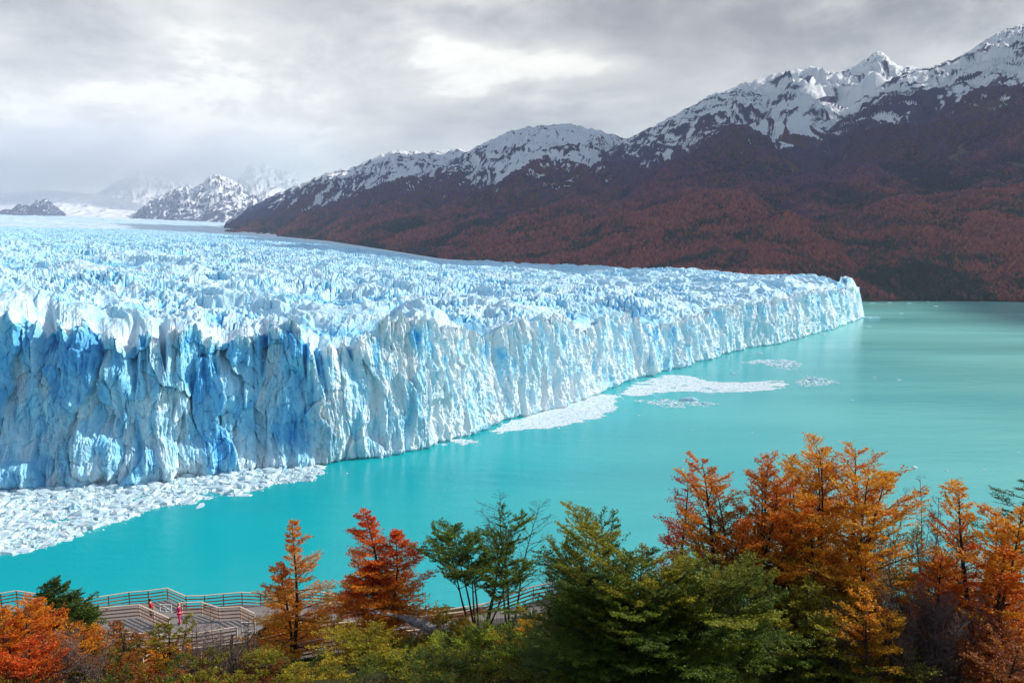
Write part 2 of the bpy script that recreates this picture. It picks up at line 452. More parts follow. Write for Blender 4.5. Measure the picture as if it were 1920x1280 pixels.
    for (hx, w_, a_) in ((610, 4.5, 0.75), (790, 3.0, 0.28), (815, 2.5, 0.22), (130, 3.5, 0.5), (495, 1.6, 0.4)):
        hs = np.interp(hx, pxs, s)
        dirt = np.maximum(dirt, a_ * np.exp(-((S + wz * 0.6 - hs) / w_) ** 2) * sst(1 - Hh, 0.3, 0.8) * (0.35 + 0.9 * np.abs(fbm(S / 1.6, Z / 9, 181, 3))))
    # ------------- the top, row by row away from the lip
    NT_ = 520
    rpx = [-500, 0, 200, 430, 640, 850, 1000, 1160, 1340, 1480, 1560, 1600, 1623]
    rr = [6500, 6500, 6300, 5600, 3500, 2350, 1900, 1640, 1420, 1280, 1190, 1130, 1085]
    ey = [424, 425, 429, 434, 452, 485, 498, 504, 511, 517, 526, 531, 538]
    rend = np.maximum(np.interp(pxs, rpx, rr), np.linalg.norm(P[-1][:, :2], axis=1) * 1.03 + 35); yend = np.interp(pxs, rpx, ey)
    d = ray(pxs, yend); zend = CAMZ + d[:, 2] / np.linalg.norm(d[:, :2], axis=1) * rend
    Lp = P[-1]                                       # actual lip
    r0 = np.linalg.norm(Lp[:, :2], axis=1)
    azl = np.arctan2(Lp[:, 0], Lp[:, 1])
    def smo(a, n_):
        k_ = np.hanning(n_); k_ /= k_.sum(); h_ = n_ // 2
        ap = np.concatenate([2 * a[0] - a[h_:0:-1], a, 2 * a[-1] - a[-2:-h_ - 2:-1]])
        return np.convolve(ap, k_, 'valid')
    azs = smo(azl, 121); r0s = smo(r0, 121)
    u = (np.arange(1, NT_ + 1) / NT_)[:, None]
    rr_ = r0s[None, :] * (rend[None, :] / r0s[None, :]) ** (u ** 1.12)
    T = rr_ - r0s[None, :]
    fo = np.exp(-T / 12.0)
    rr_ = rr_ + (r0 - r0s)[None, :] * fo
    az_c = azs[None, :] + (azl - azs)[None, :] * fo
    X = np.sin(az_c) * rr_; Y = np.cos(az_c) * rr_
    lin = T / (rend - r0s)
    k3 = np.hanning(301); k3 /= k3.sum()
    zl_ss = np.convolve(np.pad(zl_s, 150, 'edge'), k3, 'valid')
    zbase = zl_ss[None, :] * (1 - lin) + zend[None, :] * lin
    step = rr_ * 0.0035
    def amp(wl): return np.clip(wl / (3.0 * step), 0, 1)
    warpx = X + fbm(X / 60, Y / 60, 201, 3) * 25; warpy = Y + fbm(X / 60, Y / 60, 203, 3) * 25
    und = ridged(warpx / 300, (warpy + 0.32 * warpx) / 105, 211, 2) - 0.5
    band = sst(pn(warpx / 200, (warpy + 0.3 * warpx) / 48, 213) + 0.4 * und, -0.1, 0.4)
    H = und * 20
    H = H + (ridged(warpx / 30, warpy / 22, 221, 3) - 0.5) * 8 * (0.5 + amp(34) / 2)
    far = sst(rr_, 1200, 5000)
    er1 = ridged(X / 7.0 + 0.3 * fbm(X / 20, Y / 20, 232, 2), Y / 7.5 + 0.6 * fbm(X / 20, Y / 20, 233, 2), 231, 3)
    H = H + (er1 - 0.5) * 3.7 * (0.25 + 0.75 * amp(8)) * (0.18 + 0.82 * band)
    H = H + (ridged(X / 2.7, Y / 4.5, 241, 2) - 0.5) * 1.2 * amp(4.0) * (0.15 + 0.85 * band)
    H = H * (1 - 0.45 * far) + far * (ridged(warpx / 110, warpy / 110, 251, 3) - 0.5) * 9
    C1, C2, CA, CB, CX, CY = worley(X / 5.2 + 0.2 * er1, warpy / 13.0, 261)
    pat = sst(fbm(X / 42, Y / 30, 271, 3), -0.12, 0.18) * (0.3 + 0.7 * band)
    crev = np.exp(-((C2 - C1) / 0.16) ** 2) * pat
    H = H - crev * 4.2 * amp(8)
    H = H + (CA - 0.5) * 1.6 * amp(10) * pat
    smooth_tongue = sst(lin, 0.62, 0.85) * sst(-pxs, -960, -820)[None, :] * sst(pxs, 250, 480)[None, :]
    H = H * (1 - 0.75 * smooth_tongue)
    H = H * (1 - 0.9 * sst(lin, 0.93, 1.0))
    wl_ = sst(T, 0.0, 26.0)
    k4 = np.hanning(41); k4 /= k4.sum()
    w1 = sst(T, 0.0, 5.5)
    zlip_rim = Lp[:, 2][None, :] * (1 - w1) + np.convolve(np.pad(Lp[:, 2], 20, 'edge'), k4, 'valid')[None, :] * w1
    zt = zlip_rim * (1 - wl_) + (zbase + H) * wl_ - np.exp(-((T - 9) / 7) ** 2) * 2.0 * (1 - wl_) + (er1 - 0.5) * 2.0 * sst(T, 2, 14) * (1 - wl_)
    Pt = np.stack([X, Y, zt], -1).astype(F32)
    curv = er1 - 0.5
    bt = 0.27 + crev * 0.50 * (0.3 + 0.7 * amp(9)) * (1 - 0.5 * far) - curv * 0.30 * amp(11) + 0.22 * sst(-und, -0.05, 0.30) + 0.12 * fbm(X / 90, Y / 50, 281, 3)
    bt = bt + 0.10 * sst(rr_, 600, 2500)
    bt = bt * (0.35 + 0.65 * wl_)
    bt = bt * (1 - 0.6 * smooth_tongue) + 0.10 * smooth_tongue
    dt = sst(fbm(X / 40, Y / 16, 291, 4), 0.22, 0.5) * sst(lin, 0.3, 0.8) * 0.28 + smooth_tongue * 0.22 * (0.5 + fbm(X / 60, Y / 60, 295, 3))
    allP = np.concatenate([P.reshape(-1, 3), Pt.reshape(-1, 3)])
    nr = NF + NT_
    # side wall at the far corner, and a skirt at the back
    blue = np.concatenate([bl.ravel(), bt.ravel()]); dirt_ = np.concatenate([dirt.ravel(), dt.ravel()])
    g = allP.reshape(nr, NC, 3)
    wall = g[NF - 1:, -1:, :].copy(); wall[..., 2] = -1.0
    fcs = grid_faces(nr, NC)
    base_i = len(allP)
    allP = np.concatenate([allP, wall.reshape(-1, 3)])
    m = NT_ + 1
    ii = np.arange(m - 1)
    up = (NF - 1 + ii) * NC + NC - 1
    fcs = np.concatenate([fcs, np.stack([up, base_i + ii, base_i + ii + 1, up + NC], 1)])
    # close the near column of the face down to its base row too
    upf = np.arange(NF - 1) * NC + NC - 1
    blue = np.concatenate([blue, np.full(m, 0.3)]); dirt_ = np.concatenate([dirt_, np.zeros(m)])
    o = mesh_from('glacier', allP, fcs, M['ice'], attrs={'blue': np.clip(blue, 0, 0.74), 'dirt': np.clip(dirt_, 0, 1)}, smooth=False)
    tag(o, 'huge blue and white glacier ending in a sheer ice wall above the turquoise lake', 'glacier', kind='structure')
    return g, s, pxs
GL, GS, GPX = build_glacier()
def build_icefield():
    pxs = np.arange(-300, 520, 1.5); n = 160
    y0 = np.interp(pxs, [-500, 0, 200, 430, 640], [426, 427, 431, 437, 455]); y1 = np.interp(pxs, [-300, 0, 200, 430, 520], [401, 403, 408, 418, 424])
    r0 = np.interp(pxs, [-500, 0, 200, 430, 640], [6500, 6500, 6300, 5600, 3500]) * 0.985; r1 = 11200.0
    t = np.linspace(0, 1, n)[:, None]
    r = r0 * (r1 / r0) ** t
    y = y0 + (y1 - y0) * t ** 0.8
    d = ray(np.broadcast_to(pxs, y.shape), y); dh = np.linalg.norm(d[..., :2], axis=-1)
    P = np.stack([d[..., 0] / dh * r, d[..., 1] / dh * r, CAMZ + d[..., 2] / dh * r], -1)
    P[..., 2] += ridged(P[..., 0] / 260, P[..., 1] / 420, 801, 4) * 22 - 12
    bl = 0.12 + 0.22 * sst(fbm(P[..., 0] / 2500, P[..., 1] / 350, 811, 4), -0.1, 0.3)
    o = mesh_from('glacier_icefield', P, grid_faces(n, len(pxs)), M['ice'], attrs={'blue': bl, 'dirt': 0.06 + 0 * bl})
    tag(o, 'smoother pale upper glacier reaching back to the distant peaks', 'glacier', kind='structure')
build_icefield()

# ================================================================ mountains
FOREST = []
def sm(c): return np.array(c, F32)
def build_mountain(name, label, crest, Yc, Yb_fn, zb, snow_y, seed, step=1.6, NR=330, far=False, prof=1.25, rough=1.0, rocky=0.0, zone=(0.30, 0.55), amp0=1.0, snow_amt=1.0):
    px0, px1 = crest[0][0], crest[-1][0]
    pxs = np.arange(px0, px1, step)
    cy = np.interp(pxs, [c[0] for c in crest], [c[1] for c in crest])
    cy = cy + fbm(pxs / 14.0, pxs * 0, seed + 60, 4) * 5.0 * (1.6 if far else 1.0) * (0.0 if rough < 0.5 else 1.0)
    k = np.hanning(5); k /= k.sum()
    cy = np.convolve(np.pad(cy, 2, 'edge'), k, 'valid')
    C = at(pxs, cy, np.interp(pxs, [px0, px1], Yc))
    yb = Yb_fn(pxs)
    Bp = at(pxs, np.full_like(pxs, 500), yb); Bp[:, 2] = zb(pxs) if callable(zb) else zb
    rc = np.linalg.norm(C[:, :2], axis=1); rb = np.linalg.norm(Bp[:, :2], axis=1)
    v = np.linspace(0, 1, NR)[:, None]
    rr = rb * (rc / rb) ** v
    t = (rr - rb) / (rc - rb)
    dx = C[:, 0] / rc; dy = C[:, 1] / rc
    X = dx * rr; Y = dy * rr
    hz = C[:, 2] - Bp[:, 2]
    Z = Bp[:, 2] + hz * (0.25 * t + 0.75 * t ** prof)
    L = np.median(hz)
    sc = L / 1000.0
    wx = X + fbm(X / (900 * sc), Y / (900 * sc), seed + 1, 3) * 320 * sc
    wy = Y + fbm(X / (900 * sc), Y / (900 * sc), seed + 2, 3) * 320 * sc
    env = np.clip(4 * t * (1 - t), 0, 1) ** 0.8
    envc = 0.12 + 0.88 * np.clip((1 - t) / 0.15, 0, 1)
    envb = sst(t, 0, 0.08)
    ht = 0.3 + 0.7 * sst(t, 0.25, 0.6)
    G = ridged(wx / (620 * sc), wy / (1700 * sc), seed + 3, 2) - 0.5
    H = G * 170 * sc * env * amp0
    g2 = ridged(wx / (210 * sc), wy / (560 * sc), seed + 5, 3) - 0.5
    H = H + g2 * 95 * sc * envc * envb * ht * rough
    g3 = ridged(wx / (70 * sc), wy / (150 * sc), seed + 7, 3) - 0.5
    H = H + g3 * 42 * sc * envc * envb * (0.15 + 0.85 * sst(t, 0.35, 0.7)) * rough
    H = H + fbm(X / (30 * sc), Y / (30 * sc), seed + 8, 2) * 10 * sc * ht * envb
    # snow attribute from the height on the slope
    x_img, y_img = project(np.stack([X, Y, Z], -1))
    sy = np.interp(pxs, [c[0] for c in snow_y], [c[1] for c in snow_y])[None, :]
    over = (sy - y_img) / 60.0
    # strata: rock bands that follow the contour
    st = pn(fbm(X / 500, Y / 500, seed + 20, 3) * 1.6 + (Z + H) / (55 * sc), X / 2200, seed + 21)
    streak = fbm(wx / (60 * sc), wy / (260 * sc), seed + 11, 4)
    snow = 0.50 + np.clip(over, -1.2, {1000: 0.55, 2000: 0.6}.get(seed, 0.85)) * 0.62 + streak * 1.0 + (ridged(wx / (26 * sc), wy / (330 * sc), seed + 15, 2) - 0.5) * 0.5 - g2 * 0.40 - g3 * 0.42 - (ridged(wx / (24 * sc), wy / (90 * sc), seed + 13, 2) - 0.5) * 0.35 - np.maximum(st, 0) * 0.42 * sst(over, -0.2, 0.8) - 0.25 * G
    snow = np.clip(snow * snow_amt, 0, 1) * (over > -1.1)
    # forest canopy
    fzone = 1 - sst(t + 0.10 * fbm(X / 300, Y / 300, seed + 30, 3), zone[0], zone[1])
    if not far:
        q1, q2, qa, qb, *_ = worley(X / 9.5, Y / 24.0, seed + 31)
        H = H + np.sqrt(np.clip(1 - q1 * q1, 0, 1)) * 3.0 * (0.25 + 0.75 * fzone) * envb
    else:
        qa = qb = fbm(X / 80, Y / 80, seed + 33, 3) * 0.5 + 0.5
    tone = fbm(X / 330, Y / 330, seed + 35, 4)
    tone2 = fbm(X / 55, Y / 170, seed + 36, 3)
    gmix = np.clip(sst(tone * 0.8 + tone2 * 0.75 + (0.45 - t * 1.4) + (qa - 0.5) * 1.1, -0.15, 0.55), 0, 1)[..., None]
    rust = sm((0.20, 0.042, 0.05)); rust2 = sm((0.23, 0.07, 0.035)); green = sm((0.035, 0.042, 0.022)); plum = sm((0.045, 0.020, 0.095)); rock = sm((0.045, 0.040, 0.11))  # plum and rock pushed to indigo, haze tint put into the colour
    qb_ = sst(qb, 0.3, 0.9)[..., None]
    c_low = (rust * (1 - qb_) + rust2 * qb_) * (1 - gmix) + green * gmix
    c_low = c_low * 0.75 * (0.7 + 0.5 * sst(tone, -0.4, 0.5)[..., None])
    up = sst(t + 0.12 * tone + 0.08 * tone2, zone[0] - 0.05, zone[1])[..., None]
    up2 = sst(t + 0.10 * tone2, zone[1], zone[1] + 0.25)[..., None]
    c = c_low * (1 - up) + plum * up
    c = c * (1 - up2) + rock * up2
    if rocky: c = c * (1 - rocky) + sm((0.05, 0.065, 0.12)) * rocky
    P = np.stack([X, Y, Z + H], -1)
    if not far:
        FOREST.append((P[:, :, :].copy(), t + 0 * X, tone - 0.9 * g2 - 0.7 * G, seed, pxs))
        sc_ = np.abs(fbm(X / 420 + Y / 2600, Y / 1900, seed + 73, 3)) < (0.012 if seed == 1000 else -1)
        c[sc_] = c[sc_] * 0.4 + np.array([0.10, 0.085, 0.08]) * 0.6
    # back slope
    nb = 12
    bt = np.linspace(0, 1, nb + 1)[1:, None]
    rb_ = rc + bt * hz * 1.6
    Xb = dx * rb_; Yb2 = dy * rb_; Zb = P[-1:, :, 2] - bt * hz * 1.02
    Pb = np.stack([Xb, Yb2, Zb], -1)
    P = np.concatenate([P, Pb]); c = np.concatenate([c, np.broadcast_to(c[-1:], (nb,) + c.shape[1:])]); snow = np.concatenate([snow, np.broadcast_to(snow[-1:], (nb, snow.shape[1]))])
    o = mesh_from(name, P, grid_faces(NR + nb, len(pxs)), M['mountain'], cols=c.reshape(-1, 3), attrs={'snow': snow.ravel()})
    tag(o, label, 'mountain', kind='structure')
    return o
marg_px = [0, 200, 430, 640, 850, 1000, 1160, 1340, 1480, 1560, 1623, 1700, 1920, 2300]
marg_r = [10800, 8700, 5700, 3550, 2380, 1920, 1650, 1450, 1400, 1450, 1500, 1515, 1590, 1700]
marg_y = [403, 409, 434, 452, 487, 500, 506, 513, 530, 555, 563, 565, 570, 574]
def base_Y(extra=1.0):
    return lambda px: np.interp(px, marg_px, marg_r) * extra * np.cos(np.arctan((px - 960) / FPX))
def base_Z(off=-12.0):
    def f(px):
        yy = np.interp(px, marg_px, marg_y); d = ray(px, yy)
        z = CAMZ + d[:, 2] / d[:, 1] * (np.interp(px, marg_px, marg_r) * np.cos(np.arctan((px - 960) / FPX)))
        return np.where(px > 1600, -6.0, np.maximum(z + off, -6))
    return f
build_mountain('mountain_slope', 'highest snowy mountain on the right with rust red forest down to the lake',
    [(1010, 474), (1100, 440), (1200, 400), (1300, 355), (1400, 305), (1480, 262), (1540, 235), (1580, 212), (1620, 180), (1660, 155), (1700, 136), (1740, 126), (1790, 112), (1830, 88), (1870, 62), (1920, 45), (1990, 20), (2120, 40)],
    (5200, 5600), base_Y(), base_Z(), [(1010, 300), (1480, 262), (1560, 255), (1650, 225), (1750, 190), (1850, 215), (1920, 190), (2120, 180)], 1000, zone=(0.42, 0.62))
build_mountain('mountain_shoulder', 'rounded brown shoulder streaked with snow above plum coloured forest',
    [(820, 470), (900, 430), (1000, 370), (1080, 315), (1120, 293), (1160, 268), (1210, 245), (1260, 220), (1310, 192), (1350, 176), (1390, 168), (1425, 178), (1460, 205), (1500, 236), (1545, 255), (1600, 268), (1700, 300)],
    (6000, 6400), base_Y(1.05), base_Z(), [(820, 200), (1080, 300), (1160, 285), (1300, 262), (1420, 240), (1500, 262), (1700, 240)], 2000, zone=(0.42, 0.62), snow_amt=0.93)
build_mountain('mountain_ridge', 'snowy ridge with a small pointed summit beyond the brown shoulder',
    [(1180, 300), (1250, 225), (1330, 185), (1390, 160), (1430, 147), (1480, 133), (1500, 130), (1550, 137), (1580, 135), (1612, 120), (1622, 112), (1640, 98), (1655, 98), (1664, 104), (1672, 116), (1690, 124), (1720, 128), (1800, 150)],
    (7600, 7800), base_Y(1.5), base_Z(), [(1180, 300), (1400, 300), (1800, 300)], 3000, zone=(0.3, 0.5), rough=1.1, NR=260)
build_mountain('mountain_dome', 'broad snow capped mountain with a dark cirque in its middle',
    [(560, 445), (640, 415), (700, 388), (760, 352), (800, 328), (850, 300), (900, 273), (950, 248), (990, 238), (1030, 235), (1060, 233), (1110, 242), (1150, 253), (1180, 262), (1240, 290), (1340, 330)],
    (7000, 7400), base_Y(1.08), base_Z(), [(560, 330), (760, 352), (850, 335), (1000, 318), (1100, 322), (1200, 300), (1340, 300)], 4000, zone=(0.42, 0.62))
build_mountain('mountain_spur', 'long dark spur with a low snow cap running down to the far ice',
    [(422, 436), (440, 420), (470, 392), (510, 368), (560, 346), (620, 322), (670, 312), (700, 296), (735, 283), (770, 284), (800, 286), (830, 280), (860, 279), (880, 288), (930, 310), (1000, 345)],
    (8000, 8600), base_Y(1.04), base_Z(), [(422, 300), (520, 356), (600, 358), (680, 345), (760, 340), (880, 335), (1000, 330)], 5000, zone=(0.42, 0.62))
def build_forest():
    g = np.random.default_rng(9)
    VV = []; CC = []
    for (P, t, tone, seed, pxs) in FOREST:
        nr, nc = t.shape
        n = {1000: 130000, 2000: 60000, 3000: 0, 4000: 34000, 5000: 34000}[seed]
        if not n: continue
        r = g.uniform(2, nr * 0.72, n); c = g.uniform(0, nc - 2, n)
        ir = r.astype(int); ic = c.astype(int); fr = (r - ir)[:, None]; fc = (c - ic)[:, None]
        p = (P[ir, ic] * (1 - fc) + P[ir, ic + 1] * fc) * (1 - fr) + (P[ir + 1, ic] * (1 - fc) + P[ir + 1, ic + 1] * fc) * fr
        tt = t[ir, ic]; tn = tone[ir, ic]
        fine = fbm(p[:, 0] / 90, p[:, 1] / 90, 350, 3)
        edge = 0.50 + 0.14 * fbm(p[:, 0] / 260, p[:, 1] / 260, seed + 71, 4)
        scar = np.abs(fbm(p[:, 0] / 420 + p[:, 1] / 2600, p[:, 1] / 1900, seed + 73, 3)) < (0.012 if seed == 1000 else -1)
        keep = (tt < edge) & (tt > 0.012) & ~scar
        p = p[keep]; tt = tt[keep]; tn = tn[keep]; fine = fine[keep]; m = len(p)
        dist = np.linalg.norm(p[:, :2], axis=1)
        rad = (2.6 + dist * 0.00085) * g.uniform(0.6, 1.35, m); ht = rad * g.uniform(1.6, 2.8, m) * np.clip(1.15 - tt, 0.5, 1)
        q = tn * 1.5 + fine * 1.0 + (0.34 - tt * 1.7) + g.normal(0, 0.30, m)
        gm = sst(q, -0.15, 0.45)[:, None]
        k = g.uniform(0, 1, (m, 1))
        cr = np.array([[0.23, 0.046, 0.062]]) * (1 - k) + np.array([[0.30, 0.09, 0.05]]) * k
        cg = np.array([[0.028, 0.036, 0.042]]) * (1 - k) + np.array([[0.055, 0.055, 0.04]]) * k
        up = sst(tt + 0.15 * fine, 0.10, 0.40)[:, None]
        col = (cr * (1 - gm) + cg * gm) * (1 - 0.80 * up) + np.array([[0.045, 0.018, 0.105]]) * 0.80 * up  # higher crowns turn indigo, a blue haze painted into them
        col = col * g.uniform(0.6, 1.25, (m, 1)) * np.clip(0.85 - 0.6 * tn - 0.35 * fine, 0.5, 1.12)[:, None]
        a = np.arange(5)[None] * 2 * math.pi / 5 + g.uniform(0, 6.28, (m, 1))
        ring = np.stack([p[:, 0:1] + np.cos(a) * rad[:, None] * g.uniform(0.7, 1.2, (m, 5)), p[:, 1:2] + np.sin(a) * rad[:, None] * g.uniform(0.7, 1.2, (m, 5)), p[:, 2:3] + 0.35 * ht[:, None] + 0 * a], -1)
        ringb = ring.copy(); ringb[..., 2] = p[:, 2:3] - 2.0; ringb[..., :2] = p[:, None, :2] + (ring[..., :2] - p[:, None, :2]) * 0.6
        top = np.stack([p[:, 0] + g.normal(0, 0.2, m) * rad, p[:, 1], p[:, 2] + ht], 1)[:, None]
        VV.append(np.concatenate([ring, ringb, top], 1).reshape(-1, 3)); CC.append(np.repeat(col, 11, 0))
    V = np.concatenate(VV); C = np.concatenate(CC); m = len(V) // 11
    b = np.arange(m)[:, None] * 11; j = np.arange(5)[None]; j2 = (j + 1) % 5
    F = np.concatenate([np.stack([b + j, b + j2, b + 10 + 0 * j], -1), np.stack([b + 5 + j, b + 5 + j2, b + j2], -1), np.stack([b + 5 + j, b + j2, b + j], -1)], 1).reshape(-1, 3)
    mt, n, bb = pmat('forest_crowns', rough=0.9, spec=0.1); n.l.new(n.attr('Col').outputs['Color'], bb.inputs['Base Color'])
    tag(mesh_from('forest', V, F, mt, cols=C, smooth=True, nsides=3), 'rust red and dark green forest clothing the mountain slopes', 'forest', kind='stuff')
build_forest()
farY = lambda y: (lambda px: np.full_like(px, y))
build_mountain('mountain_peak', 'dark blue peak dusted with snow standing at the head of the glacier',
    [(240, 424), (258, 400), (275, 380), (295, 371), (315, 362), (338, 351), (360, 352), (380, 345), (392, 330), (401, 325), (412, 328), (423, 334), (443, 340), (455, 352), (470, 362), (500, 385), (560, 420)],
    (14000, 14000), farY(10800), lambda px: np.full_like(px, 270.0), [(240, 400), (400, 405), (560, 400)], 6000, far=True, step=1.0, NR=200, zone=(0.1, 0.2), rocky=0.85, snow_amt=0.78, rough=2.2, amp0=1.6, prof=1.05)
build_mountain('mountain_outcrop', 'brown rock outcrop ringed by snow at the far left',
    [(-60, 402), (-20, 396), (8, 394), (25, 388), (45, 382), (58, 386), (72, 374), (82, 371), (95, 378), (108, 388), (124, 402)],
    (11600, 11600), farY(10900), lambda px: np.full_like(px, 400.0), [(-60, 380), (124, 380)], 7000, far=True, step=0.8, NR=90, rough=2.5, amp0=2.0, snow_amt=0.85, zone=(0.05, 0.1), rocky=0.6)
build_mountain('snowfield_hill', 'pale snowfield rising into the cloud behind the glacier',
    [(-300, 350), (-60, 362), (40, 360), (100, 357), (160, 362), (220, 372), (270, 384), (330, 395), (420, 415)],
    (15500, 15500), farY(11800), lambda px: np.full_like(px, 380.0), [(-300, 700), (420, 700)], 8000, far=True, step=1.5, NR=120, zone=(0.05, 0.1), rough=0.3, amp0=0.5, snow_amt=1.6)
build_mountain('mountain_crag', 'faint snowy crags almost lost in the cloud',
    [(100, 395), (160, 370), (195, 356), (216, 342), (232, 334), (248, 322), (262, 318), (276, 322), (290, 330), (305, 334), (340, 345), (400, 358), (470, 400)],
    (21000, 21000), farY(16500), lambda px: np.full_like(px, 480.0), [(150, 440), (450, 440)], 9000, far=True, step=1.2, NR=120, zone=(0.05, 0.1), rocky=0.5, snow_amt=0.92, rough=2.4, amp0=1.8, prof=0.95)
build_mountain('mountain_tower', 'shadowy rock tower fading into mist behind the dark spur',
    [(400, 400), (430, 370), (449, 336), (460, 318), (467, 309), (482, 305), (500, 306), (515, 314), (540, 326), (570, 345), (640, 380)],
    (22000, 22000), farY(17000), lambda px: np.full_like(px, 480.0), [(400, 420), (640, 420)], 9500, far=True, step=1.2, NR=120, zone=(0.05, 0.1), rocky=0.5, snow_amt=0.8, rough=2.2, amp0=1.8, prof=1.0)

# ================================================================ an added cloud bank, kept out of view and shaped to shade the mountains
def build_shading_clouds():
    h = 4200.0; nx, ny = 280, 200
    X, Y = np.meshgrid(np.linspace(-500, 15500, nx), np.linspace(1000, 13500, ny))
    # where the shadow of each point falls at 350 m above the lake
    k = (h - 350) / math.tan(R(SUN_EL))
    gx = X - math.sin(R(SUN_AZ)) * k; gy = Y - math.cos(R(SUN_AZ)) * k
    px = 960 + FPX * gx / np.maximum(gy, 1); r = np.hypot(gx, gy)
    mr = np.interp(px, marg_px, marg_r)
    d = (r - mr * 1.06 - 120) / 260.0
    d = np.where(gy < 300, -5, d)
    d = np.where(px > 1350, d - 0.25, d)
    rcut = np.interp(px, [0, 700, 900, 1050, 1300, 1600, 1900, 2600], [7900, 7900, 7600, 6300, 4950, 4500, 4300, 4300])
    d = np.minimum(d, (px + 100) / 150.0); d = np.minimum(d, (rcut - r) / 260.0)
    el = np.degrees(np.arctan((h - CAMZ - 350) / np.hypot(X, Y))); az_ = np.degrees(np.arctan2(X, Y))
    d = np.where(az_ < 42, np.minimum(d, (el - 18.6) / 1.2), d)
    n_ = fbm(X / 1500, Y / 1500, 601, 5)
    dens = np.minimum(d, 1.2) + n_ * 1.1 - 0.1
    th = sst(dens, 0.0, 1.0) * (160 + 260 * (0.5 + fbm(X / 700, Y / 700, 611, 5)))
    keep = th > 1.0
    base = h + fbm(X / 900, Y / 900, 621, 5) * 130
    up = np.stack([X, Y, base + th], -1).reshape(-1, 3); dn = np.stack([X, Y, base - th * 0.4], -1).reshape(-1, 3)
    f = grid_faces(ny, nx); kf = keep.ravel()[f].any(axis=1); f = f[kf]
    allv = np.concatenate([up, dn]); ff = np.concatenate([f, f[:, ::-1] + len(up)])
    # close the ragged rim
    ed = np.concatenate([f[:, [0, 1]], f[:, [1, 2]], f[:, [2, 3]], f[:, [3, 0]]])
    key = np.sort(ed, 1); kk = key[:, 0].astype(np.int64) * 10 ** 7 + key[:, 1]
    un, idx, cnt = np.unique(kk, return_index=True, return_counts=True)
    b = ed[idx[cnt == 1]]
    ff = np.concatenate([ff, np.stack([b[:, 1], b[:, 0], b[:, 0] + len(up), b[:, 1] + len(up)], 1)])
    used = np.unique(ff); mp = np.full(len(allv), -1); mp[used] = np.arange(len(used))
    m, n, bb = pmat('cloud_white', (0.85, 0.86, 0.88), 1.0, 0.0)
    o = mesh_from('shading_clouds', allv[used], mp[ff], m)
    tag(o, 'unseen cloud bank shaped and placed to shade the mountains', 'cloud', kind='stuff')
build_shading_clouds()

# mist wrapped round the farthest peaks
def build_mist():
    c0 = at(-260, 450, 15500); c1 = at(760, 450, 15500)
    x0, x1, y0, y1, z0, z1 = c0[0], c1[0], 14300.0, 16400.0, 300.0, 3400.0
    vv = [(x, y, z) for x in (x0, x1) for y in (y0, y1) for z in (z0, z1)]
    fc = [(0, 1, 3, 2), (4, 6, 7, 5), (0, 4, 5, 1), (2, 3, 7, 6), (0, 2, 6, 4), (1, 5, 7, 3)]
    m = bpy.data.materials.new('mist_air'); m.use_nodes = True
    n = NT(m.node_tree); n.n.clear()
    o = n.new('ShaderNodeOutputMaterial'); v = n.new('ShaderNodeVolumePrincipled')
    geo = n.new('ShaderNodeNewGeometry'); pos = geo.outputs['Position']
    s = n.new('ShaderNodeSeparateXYZ'); n.l.new(pos, s.inputs[0])
    nz = n.noise(n.vmath('MULTIPLY', pos, (1, 1, 1.8)), 0.0009, 5, 0.6)
    h = n.rng(n.math('ADD', s.outputs[2], n.math('MULTIPLY', n.math('SUBTRACT', nz, 0.5), 2600.0)), 650.0, 1700.0)
    tp = n.rng(n.math('ADD', s.outputs[2], n.math('MULTIPLY', n.math('SUBTRACT', nz, 0.5), 2400.0)), 1500.0, 2500.0, 1.0, 0.0)
    ex = n.rng(s.outputs[0], x0 + 200, x0 + 3000); ex2 = n.rng(s.outputs[0], x1 - 4200, x1 - 300, 1.0, 0.0)
    d = n.math('MULTIPLY', n.math('MULTIPLY', h, tp), n.math('MULTIPLY', ex, ex2))
    n.l.new(n.math('MULTIPLY', d, 1.25e-3), v.inputs['Density'])
    v.inputs['Color'].default_value = (0.99, 0.99, 1.0, 1)
    n.l.new(v.outputs[0], o.inputs['Volume'])
    tag(mesh_from('mist', vv, fc, m, smooth=False), 'pale mist swallowing the farthest peaks', 'mist', kind='stuff')
build_mist()
